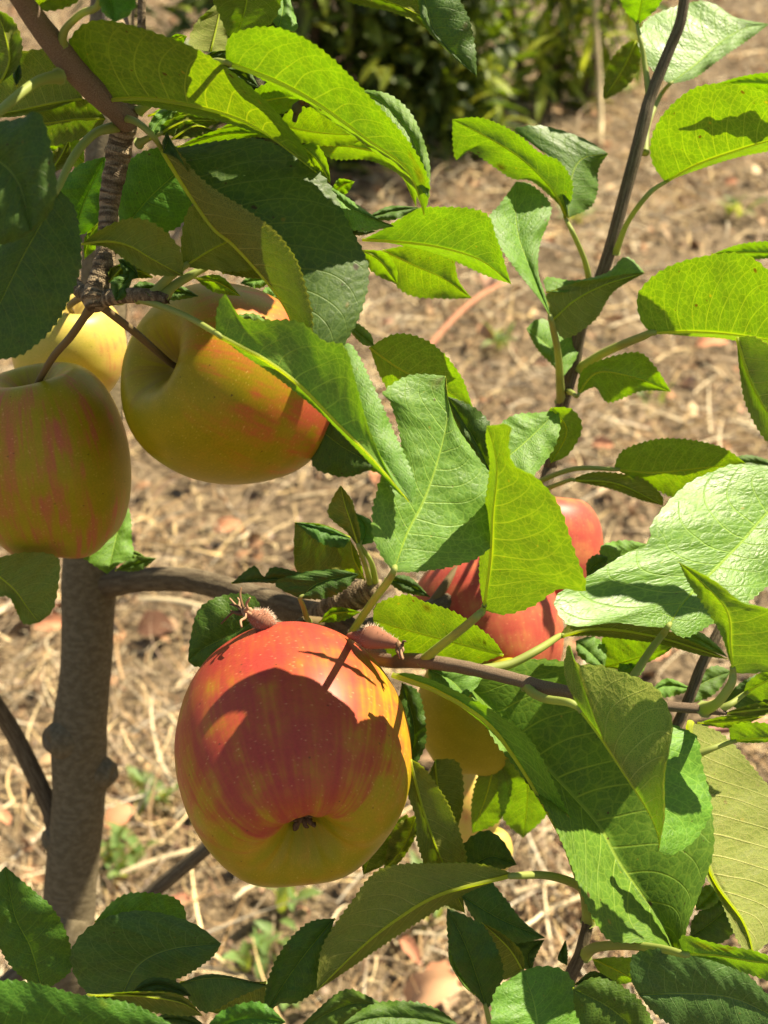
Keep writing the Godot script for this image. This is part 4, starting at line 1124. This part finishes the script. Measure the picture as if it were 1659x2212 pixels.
	lf("U", 428, [900, 1760, 870, 1830, 828, 1880], [900, 1800, 865, 1860], [850, 1790], {tint = lime, k = -0.3})
	lf("U", 470, [1070, 1640, 1050, 1720, 1020, 1800], [1105, 1690, 1080, 1770], [1040, 1660, 1020, 1730], {tint = lime, k = -0.9})
	lf("U", 465, [1130, 1620, 1140, 1710, 1130, 1810], [1180, 1640, 1190, 1740], [1080, 1660, 1085, 1760], {tint = glow, k = -0.9})
	lf("U", 384, [1112, 1888, 953, 1930, 850, 1990, 770, 2055, 684, 2140], [1000, 1932, 880, 2005, 760, 2088], [1040, 1868, 950, 1866, 826, 1877, 760, 1950, 702, 2036, 688, 2095], {tint = Color(0.88, 0.86, 0.72), k = -0.1, dl = 6, label = "long drooping leaf seen from below under the big apple", pet = [1272, 1990, 418, 1262, 1930, 408, 1240, 1908, 400, 1180, 1891, 390], pr = 1.5})
	lf("T", 392, [722, 1984, 660, 2060, 610, 2130, 560, 2216], [705, 2060, 688, 2128, 640, 2165, 600, 2170], [668, 1994, 615, 2045, 580, 2118], {tint = deep, k = -0.1})
	lf("T", 416, [1005, 1880, 1060, 1850, 1116, 1868], [1000, 1830, 1042, 1796, 1082, 1812], [1060, 1882], {tint = deep, k = -0.15})
	lf("T", 370, [1052, 2180, 1030, 2110, 1005, 2040, 966, 1962], [1010, 2125, 976, 2060, 966, 2000], [1072, 2148, 1085, 2090, 1052, 2012, 1012, 1982], {tint = deep, k = -0.1, label = "dark pointed leaf low in the middle", pet = [1090, 2330, 385, 1070, 2260, 376]})
	lf("T", 386, [1026, 2150, 990, 2105, 968, 2040], [1000, 2128, 972, 2080], [1010, 2100, 985, 2050], {tint = pale, k = 0.6, plain = true})
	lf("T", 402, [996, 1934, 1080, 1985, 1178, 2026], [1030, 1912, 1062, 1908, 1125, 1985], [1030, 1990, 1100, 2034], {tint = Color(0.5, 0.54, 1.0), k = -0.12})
	lf("U", 392, [1132, 2104, 1100, 2050, 1040, 1992], [1110, 2110, 1070, 2110, 1050, 2040], [1128, 2060, 1090, 2020], {tint = Color(0.8, 0.78, 0.4), k = -0.2, pet = [1200, 2200, 420, 1150, 2130, 400]})
	lf("T", 410, [1150, 2098, 1140, 2060, 1176, 2030], [1110, 2080, 1100, 2040], [1155, 2070], {tint = deep, k = -0.1, plain = true})
	lf("T", 380, [848, 2184, 760, 2168, 640, 2225], [760, 2200, 700, 2240], [790, 2150, 735, 2143], {tint = dark, k = -0.08})
	lf("T", 358, [1000, 2222, 900, 2200, 800, 2200, 720, 2230], [900, 2240, 800, 2250], [950, 2184, 890, 2165, 800, 2172], {tint = dark, k = 0.45})
	# -- bottom right
	lf("T", 350, [1160, 2320, 1162, 2230, 1152, 2160, 1128, 2098], [1080, 2270, 1063, 2200, 1072, 2140, 1108, 2112], [1240, 2260, 1254, 2180, 1225, 2104, 1170, 2088], {tint = Color(0.85, 0.95, 0.85), k = 0.5, label = "leaf half lit pale and half in shade at the bottom right"})
	lf("T", 346, [1238, 2136, 1310, 2172, 1370, 2220, 1430, 2280], [1283, 2113, 1340, 2130, 1398, 2184], [1250, 2200, 1310, 2265], {tint = dark, k = -0.08})
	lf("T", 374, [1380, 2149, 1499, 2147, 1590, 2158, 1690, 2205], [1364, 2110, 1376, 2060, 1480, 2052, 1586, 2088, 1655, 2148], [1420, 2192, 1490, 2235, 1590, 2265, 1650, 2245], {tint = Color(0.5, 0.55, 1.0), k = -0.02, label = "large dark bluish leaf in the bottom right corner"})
	lf("U", 364, [1474, 2060, 1540, 2062, 1600, 2072, 1720, 2090], [1475, 2022, 1550, 2040, 1640, 2058], [1540, 2075, 1620, 2104, 1690, 2122], {tint = glow, k = -0.7, spots = [[0.25, -0.5, 0.12, Color(0.85, 0.6, 0.4)], [0.42, -0.6, 0.07, brown]], label = "leaf with a dry brown margin at the lower right", pet = [1262, 2062, 418, 1290, 2046, 404, 1350, 2042, 390, 1430, 2050, 374], pr = 1.5})
	lf("U", 412, [1488, 1560, 1500, 1700, 1533, 1876, 1606, 1992, 1628, 2062], [1560, 1588, 1640, 1676, 1720, 1780, 1745, 1900, 1680, 2010], [1470, 1650, 1475, 1760, 1512, 1868, 1556, 1944, 1598, 2038], {under = "down_thick", tint = Color(1, 1, 1), k = 0.5, dl = 8, label = "dusty pale leaf seen from below at the right edge", rib = 1.1})
	lf("T", 426, [1504, 1966, 1530, 1940, 1552, 1915], [1504, 1930, 1530, 1912], [1530, 1962, 1552, 1944], {tint = pale, plain = true})
	lf("T", 432, [1490, 2025, 1540, 1990, 1588, 1945], [1500, 1982, 1550, 1945], [1545, 2040, 1585, 2010], {tint = deep, k = -0.1})
	lf("U", 402, [1280, 2072, 1330, 2094, 1374, 2120], [1330, 2068, 1372, 2076], [1290, 2092, 1320, 2125], {tint = lime, k = -0.9})
	lf("T", 398, [1240, 2128, 1280, 2110, 1324, 2118], [1280, 2098], [1290, 2128], {tint = dark, plain = true})
	lf("T", 408, [1225, 2085, 1212, 2060, 1222, 2030], [1205, 2070], [1226, 2060], {tint = dark, plain = true})
	# -- right, behind
	lf("T", 432, [1244, 1384, 1275, 1410, 1306, 1442], [1280, 1376, 1308, 1400], [1250, 1415, 1285, 1440], {tint = pale})
	lf("U", 436, [1306, 1442, 1380, 1420, 1456, 1395], [1305, 1375, 1380, 1368, 1440, 1372], [1360, 1445, 1430, 1415], {tint = glow, k = -0.8})
	lf("T", 440, [1330, 1462, 1365, 1440, 1400, 1422], [1345, 1430], [1380, 1458], {tint = pale, plain = true})
	lf("T", 452, [1300, 1215, 1350, 1196, 1398, 1176], [1300, 1180, 1350, 1168], [1340, 1222, 1390, 1200], {tint = pale})
	lf("T", 446, [1268, 1246, 1285, 1222, 1314, 1204], [1268, 1215, 1290, 1198], [1300, 1240], {tint = dark, k = -0.1, plain = true})
	lf("T", 565, [1276, 1140, 1296, 1160, 1306, 1192], [1300, 1150], [1280, 1170], {tint = deep, k = -0.1, plain = true})
	lf("T", 440, [1486, 1520, 1510, 1480, 1580, 1450], [1490, 1480, 1540, 1440], [1540, 1500], {tint = dark})
	lf("T", 452, [1400, 1500, 1440, 1480, 1500, 1490], [1440, 1466], [1440, 1505], {tint = pale})
	# -- left edge
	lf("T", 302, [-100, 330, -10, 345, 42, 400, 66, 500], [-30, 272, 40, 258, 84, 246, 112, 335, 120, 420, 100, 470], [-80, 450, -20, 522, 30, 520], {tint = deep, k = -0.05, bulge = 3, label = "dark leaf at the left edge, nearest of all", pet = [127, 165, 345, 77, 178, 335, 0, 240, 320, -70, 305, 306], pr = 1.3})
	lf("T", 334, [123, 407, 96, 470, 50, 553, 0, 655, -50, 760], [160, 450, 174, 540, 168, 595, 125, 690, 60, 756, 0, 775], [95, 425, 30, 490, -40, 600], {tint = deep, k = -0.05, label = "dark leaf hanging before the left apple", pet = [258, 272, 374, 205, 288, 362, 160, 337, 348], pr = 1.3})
	lf("U", 342, [0, 180, 20, 130, 10, 70, -10, 20], [-40, 130, -40, 60], [38, 145, 46, 90, 25, 40], {tint = Color(0.8, 0.85, 0.6), k = -0.2})
	lf("U", 368, [178, 212, 115, 222, 40, 238, -40, 252], [110, 236, 30, 252], [162, 160, 110, 112, 40, 115, -20, 150], {tint = Color(0.85, 0.85, 0.65), k = -0.25, label = "leaf seen from below behind the thick twig, top left"})
	lf("U", 376, [228, 256, 160, 258, 100, 266, 56, 262], [205, 285, 140, 308, 95, 308], [185, 215, 110, 228, 70, 242], {tint = Color(0.75, 0.82, 0.5), k = -0.4})
	lf("T", 344, [35, 185, 38, 160, 44, 138], [28, 160], [46, 165], {tint = deep, plain = true})
	lf("T", 308, [215, -60, 235, -10, 248, 48], [290, -30, 284, 25], [212, -20, 222, 25], {tint = Color(0.7, 0.9, 0.95), k = 0.1, plain = true, pet = [133, 92, 340, 142, 62, 334, 175, 30, 324, 213, 10, 314]})
	lf("U", 332, [20, -20, 110, -8, 200, -40], [], [60, 12, 110, 22, 165, 4], {tint = lime, w = 20})
	lf("U", 420, [95, 312, 140, 318, 182, 350], [120, 298, 165, 296, 180, 325], [125, 335, 160, 360], {tint = lime, k = -1.0})
	lf("T", 402, [160, 512, 185, 430, 228, 338], [135, 470, 122, 425, 165, 362], [210, 485, 238, 410], {tint = Color(0.6, 0.8, 0.4), k = -0.4})
	lf("T", 396, [262, 502, 320, 430, 385, 370, 425, 325], [256, 425, 280, 350, 330, 322, 385, 316], [320, 510, 392, 482, 425, 400], {tint = Color(0.65, 0.82, 0.45), k = -0.1, label = "green leaf behind the ringed spur"})
	lf("U", 359, [176, 528, 230, 521, 280, 531, 330, 560, 396, 596], [212, 500, 282, 473, 340, 489, 388, 540], [230, 534, 280, 566, 330, 592], {tint = Color(0.85, 0.86, 0.5), k = -0.35})
	lf("U", 366, [398, 576, 458, 538, 510, 515, 580, 490], [392, 525, 412, 448, 480, 420, 550, 440], [450, 582, 520, 584, 580, 560], {tint = Color(0.85, 0.88, 0.6), k = -0.4, pet = [330, 640, 371, 350, 615, 370, 372, 593, 368], pr = 1.5})
	lf("U", 376, [448, 576, 500, 560, 560, 575], [500, 545], [500, 590], {tint = Color(0.7, 0.74, 0.4), k = -0.3, pet = [352, 644, 370, 372, 620, 371, 410, 596, 374], pr = 1.4})
	lf("U", 384, [480, 590, 540, 575, 600, 600], [540, 560], [540, 600], {tint = Color(0.7, 0.74, 0.4), k = -0.3})
	lf("T", 442, [590, 602, 550, 606, 518, 612], [560, 622], [550, 590], {tint = pale})
	lf("T", 440, [560, 650, 590, 640, 612, 622], [575, 622], [590, 660], {tint = pale})
	lf("T", 388, [512, 712, 545, 702, 584, 706], [512, 684, 555, 680], [545, 714], {tint = pale})
	lf("T", 374, [290, 590, 260, 620, 250, 650], [270, 640], [270, 590, 240, 610], {tint = dark, plain = true})
	lf("T", 376, [300, 600, 285, 580, 255, 560], [275, 600], [285, 562], {tint = dark, k = 0.1, plain = true})
	# small leaves behind the folded one
	lf("U", 372, [340, 292, 400, 262, 480, 262], [360, 262, 420, 245], [400, 290], {tint = Color(0.8, 0.8, 0.6), k = -0.2, pet = [300, 310, 378, 318, 300, 375]})
	lf("T", 374, [325, 300, 340, 268, 375, 232], [322, 270, 345, 240], [352, 280], {tint = Color(0.8, 0.95, 0.8)})
	lf("U", 369, [370, 302, 420, 272, 462, 282], [400, 262], [420, 296], {tint = deep, k = 0.0})
	lf("U", 378, [385, 318, 480, 290, 566, 288], [440, 290, 520, 274], [460, 320], {tint = Color(0.85, 0.9, 0.5)})
	lf("U", 385, [470, 280, 540, 272, 640, 300], [540, 256], [560, 296], {tint = glow})
	# -- middle, upper
	lf("U", 404, [783, 517, 870, 522, 953, 534, 1040, 562, 1104, 613], [820, 500, 870, 470, 915, 449, 1040, 458, 1072, 515, 1090, 570], [870, 530, 960, 554, 1050, 594], {tint = glow, k = -0.75, dr = 6, label = "pointed leaf seen from below, upper middle"})
	lf("T", 367, [700, 395, 760, 450, 852, 489], [740, 420, 812, 470], [715, 440, 750, 488, 790, 498], {tint = pale})
	lf("T", 380, [790, 472, 850, 455, 906, 448], [840, 446], [850, 474], {tint = dark})
	lf("U", 432, [826, 540, 900, 575, 960, 602, 1019, 644], [900, 530, 970, 540, 990, 605], [850, 606, 890, 638, 960, 644], {tint = glow, k = -0.7})
	lf("U", 376, [780, 540, 820, 562, 858, 613], [830, 545, 856, 580], [790, 570, 820, 597], {tint = lime})
	lf("U", 400, [714, 424, 740, 400, 766, 392], [730, 388], [745, 420], {tint = glow, plain = true})
	lf("T", 372, [745, 505, 770, 496, 812, 500], [775, 488], [780, 508], {tint = deep, k = 0.1, plain = true})
	# -- top edge
	lf("T", 355, [900, -60, 922, 15, 945, 75, 1030, 166], [960, -40, 1005, 25, 1024, 95], [905, 10, 922, 62, 975, 118], {tint = dark, k = -0.08})
	lf("U", 362, [700, -30, 830, 0, 915, 38, 930, 66], [820, -60, 900, -20], [760, 5, 850, 26, 905, 52], {tint = Color(0.88, 0.9, 0.55), k = -0.3})
	lf("U", 352, [535, -80, 532, 10, 504, 98], [605, -40, 598, 30, 562, 66], [455, -40, 474, 30], {tint = Color(0.75, 0.9, 0.45), k = -0.5, label = "dark green leaf hanging from the top edge"})
	lf("U", 376, [456, 112, 468, 60, 482, -10], [412, 98, 424, 50, 465, 10], [496, 100, 510, 40], {under = "down_thick", tint = Color(1, 1, 1), k = 0.5})
	lf("T", 366, [602, 62, 612, 10, 606, -60], [586, 30], [640, 64, 634, 25], {tint = pale})
	lf("U", 372, [362, 88, 382, 82, 404, 78], [380, 74], [390, 98], {tint = Color(0.8, 0.85, 0.6), plain = true})
	lf("T", 392, [430, 130, 480, 110, 536, 120], [480, 100], [500, 130], {tint = deep, k = -0.1})
	lf("T", 386, [480, 150, 520, 160, 560, 190], [530, 146], [510, 175], {tint = deep, k = -0.1})
	# -- under the left apple
	lf("T", 490, [255, 1050, 258, 1120, 244, 1190, 232, 1240], [280, 1110, 284, 1170, 288, 1200, 255, 1220], [215, 1110, 180, 1180, 168, 1194, 200, 1218], {tint = pale, k = 0.45, label = "pale lit leaf below the left apple"})
	lf("T", 488, [272, 1205, 290, 1196, 318, 1206], [290, 1190], [295, 1206], {tint = pale, plain = true})
	lf("T", 500, [248, 1232, 290, 1218, 338, 1206], [290, 1204], [300, 1232], {tint = dark, k = -0.1})
	lf("U", 440, [-40, 1215, 27, 1269, 60, 1313, 84, 1345], [50, 1195, 122, 1204, 126, 1255, 112, 1318], [-20, 1285, 20, 1290, 50, 1344], {tint = Color(0.6, 0.74, 0.5), k = -0.3, label = "dark leaf at the left edge below the left apple"})
	lf("T", 430, [570, 1330, 500, 1370, 440, 1400, 406, 1428], [500, 1430, 430, 1440], [545, 1288, 480, 1288, 430, 1318, 412, 1380], {tint = dark, k = 0.0, label = "dark leaf behind the top left of the large apple"})
	lf("T", 440, [675, 915, 740, 965, 814, 1006], [730, 900, 770, 932, 798, 962], [675, 1000, 715, 1024, 760, 1028], {tint = deep, k = -0.1, label = "dark leaf below the sideways apple"})
	lf("U", 446, [760, 960, 800, 980, 836, 1024], [800, 955], [790, 1010], {tint = Color(0.85, 0.9, 0.4)})
	# -- above the side branch
	lf("T", 424, [500, 1260, 600, 1248, 720, 1252], [548, 1224, 570, 1246, 592, 1226, 660, 1240], [560, 1258, 640, 1262], {tint = deep, k = 0.0})
	lf("T", 412, [648, 1293, 690, 1258, 775, 1240], [595, 1262, 640, 1240, 720, 1230], [700, 1292, 745, 1272], {tint = deep, k = 0.05, pet = [672, 1346, 450, 664, 1338, 430, 655, 1310, 416]})
	lf("U", 432, [757, 1160, 700, 1144, 637, 1128], [748, 1228, 700, 1238, 641, 1234], [700, 1134], {tint = Color(0.75, 0.78, 0.4), k = -0.2})
	lf("T", 431, [757, 1162, 700, 1145, 637, 1128], [740, 1182, 690, 1170], [700, 1136], {tint = Color(0.55, 0.7, 0.75), k = 0.3, plain = true})
	lf("U", 426, [788, 1252, 765, 1210, 757, 1166], [742, 1240, 742, 1190], [775, 1200], {tint = lime, k = -1.1})
	lf("U", 418, [776, 1186, 760, 1135, 745, 1090, 736, 1048], [750, 1150, 710, 1112, 720, 1075], [778, 1150, 764, 1095, 758, 1078], {tint = Color(0.85, 0.86, 0.55), k = -0.2, pet = [800, 1262, 446, 792, 1230, 430]})
	lf("T", 427, [778, 1178, 790, 1140, 764, 1106], [765, 1150], [812, 1165, 802, 1126], {tint = Color(0.6, 0.78, 0.6), k = 0.2, pet = [812, 1265, 447, 802, 1215, 434]})
	lf("T", 440, [830, 1250, 880, 1262, 930, 1290], [880, 1245], [870, 1278], {tint = deep, k = 0.0})
	lf("U", 436, [690, 1345, 720, 1325, 780, 1322], [720, 1312], [740, 1340], {tint = pale, k = -0.7})
	# -- lower left
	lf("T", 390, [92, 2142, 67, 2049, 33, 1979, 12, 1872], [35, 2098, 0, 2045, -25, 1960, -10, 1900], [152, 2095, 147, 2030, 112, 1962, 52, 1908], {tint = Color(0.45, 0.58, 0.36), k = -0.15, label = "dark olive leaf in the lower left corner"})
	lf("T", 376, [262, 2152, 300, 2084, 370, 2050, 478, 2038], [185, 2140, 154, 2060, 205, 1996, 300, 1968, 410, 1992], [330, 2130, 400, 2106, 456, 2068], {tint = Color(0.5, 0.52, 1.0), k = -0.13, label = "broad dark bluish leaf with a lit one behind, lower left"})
	lf("T", 400, [205, 1992, 300, 1968, 403, 1995], [240, 1952, 285, 1930, 365, 1936, 396, 1960], [300, 2000], {tint = Color(0.75, 1.0, 0.7), k = 0.6})
	lf("U", 361, [188, 2150, 300, 2152, 390, 2166, 438, 2194], [300, 2142, 390, 2150], [300, 2180, 380, 2192], {tint = Color(0.8, 0.78, 0.45), k = -0.25})
	lf("T", 366, [278, 2150, 340, 2126, 414, 2152], [320, 2114, 380, 2120], [340, 2150], {tint = deep, k = -0.1})
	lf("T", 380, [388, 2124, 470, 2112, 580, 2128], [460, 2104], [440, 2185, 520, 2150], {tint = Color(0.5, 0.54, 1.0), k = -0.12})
	lf("U", 386, [575, 2120, 500, 2152, 444, 2184], [560, 2180, 490, 2190], [510, 2130], {tint = Color(0.8, 0.8, 0.45), k = -0.2})
	lf("T", 330, [-80, 2240, 60, 2218, 200, 2228, 400, 2230], [-20, 2132, 60, 2122, 170, 2150, 290, 2172], [60, 2320, 200, 2320], {tint = Color(0.5, 0.66, 0.4), k = -0.1, label = "leaf with sharp veins along the bottom edge, lower left corner"})
	lf("T", 352, [440, 2230, 530, 2200, 618, 2208], [480, 2185, 560, 2166], [540, 2240], {tint = Color(0.5, 0.7, 0.45), k = -0.2})
	lf("T", 372, [330, 2200, 390, 2200, 450, 2220], [390, 2184], [390, 2220], {tint = deep, k = 0.0})
	# young leaves and stalks round the fruiting spur
	lf("T", 380, [262, 655, 300, 628, 345, 618], [300, 610], [305, 640], {tint = dark, k = 0.0, plain = true, pet = [215, 650, 380, 240, 652, 380]})
	lf("U", 383, [330, 600, 300, 585, 262, 588], [300, 600], [298, 572], {tint = glow, k = -0.5, plain = true})
	lf("U", 378, [236, 610, 262, 580, 300, 556], [240, 580], [278, 585], {tint = Color(0.75, 0.8, 0.5), k = -0.3, plain = true})
	lf("T", 386, [318, 640, 372, 628, 430, 640], [372, 612], [372, 648], {tint = dark, k = 0.2, plain = true})
	lf("U", 388, [420, 600, 470, 610, 520, 640], [475, 596], [462, 630], {tint = glow, k = -0.6, plain = true})
	lf("U", 392, [320, 250, 380, 235, 440, 250], [380, 222], [385, 252], {tint = glow, k = -0.6, plain = true})
	lf("T", 390, [330, 285, 352, 250, 392, 226], [330, 255, 362, 226], [360, 270], {tint = pale, k = 0.5, plain = true})
	lf("U", 394, [470, 300, 540, 310, 620, 345], [545, 298], [535, 330], {tint = glow, k = -0.7})
	lf("T", 404, [420, 330, 500, 345, 590, 400], [510, 325], [480, 380], {tint = dark, k = 0.1})
	lf("U", 410, [100, 380, 130, 340, 150, 300], [105, 340], [150, 350], {tint = dark, k = -0.2, plain = true})
	lf("U", 398, [225, 470, 200, 500, 182, 560], [232, 510], [185, 510], {tint = glow, k = -0.6, plain = true})
	# -- the crown goes on above the picture
	var above := [[400, -105, 337], [270, -105, 340], [425, -105, 341], [640, -95, 409], [725, -95, 405], [610, -100, 421], [560, -95, 430], [520, -170, 420], [660, -210, 414], [850, -240, 402], [880, -300, 400], [740, -90, 410], [900, -80, 404], [540, -330, 424], [600, -130, 418], [790, -150, 412], [930, -190, 409], [700, -320, 420], [900, -330, 412], [800, -120, 394], [980, -130, 526], [1110, -170, 520], [1240, -130, 514], [1350, -210, 505], [1060, -330, 522], [1250, -330, 512], [210, -120, 300], [335, -130, 303], [480, -170, 322], [330, -110, 352], [470, -120, 350], [400, -280, 354], [120, -140, 318]]
	above.append_array([[690, -95, 355, 0.3], [805, -95, 355, 0.3]])
	limb("twig", [250, -180, 552, 3.2, 420, -240, 480, 2.8, 560, -260, 425, 2.4, 780, -265, 412, 2.0, 1000, -280, 402, 1.4], M.bark_twig, 10, 0.05, 0.02)
	limb("twig", [252, -300, 556, 3.6, 600, -330, 540, 3.0, 950, -280, 524, 2.6, 1200, -260, 516, 2.2, 1420, -250, 506, 1.4], M.bark_twig, 10, 0.05, 0.02)
	limb("twig", [30, -30, 326, 2.6, 120, -190, 326, 2.4, 300, -230, 334, 2.2, 560, -220, 346, 1.9, 860, -210, 350, 1.3], M.bark_twig, 10, 0.05, 0.02)
	for q in above:
		var dx := rng.randf_range(100, 150)
		var sway := clampf((-q[1] - 90.0) / 130.0, 0.0, 1.0) * rng.randf_range(-0.9, 0.9)
		var way := Vector2(cos(sway), sin(sway)) * (1.0 if rng.randf() < 0.5 else -1.0)
		var wide := rng.randf_range(0.85, 1.1)
		var c := Vector2(q[0], q[1])
		var up := Vector2(way.y, -way.x) * wide
		var pts := []
		for s in [[-1.0, 0.0], [0.0, 0.0], [1.0, 0.0], [-0.6, 0.8], [0.0, 1.0], [0.62, 0.72], [-0.6, -0.7], [0.0, -0.85], [0.6, -0.65]]:
			var at: Vector2 = c + way * dx * s[0] + up * 90.0 * s[1]
			pts.append_array([at.x, minf(at.y, -14.0)])
		var hang: float = -265.0 if q[2] > 360 else -215.0
		lf("T", q[2], pts.slice(0, 6), pts.slice(6, 12), pts.slice(12, 18), {k = q[3] if q.size() > 3 else 1.1, plain = true, pet = [pts[0] - way.x * 60, hang, q[2], pts[0] - way.x * 30, (pts[1] + hang) * 0.5, q[2]]})
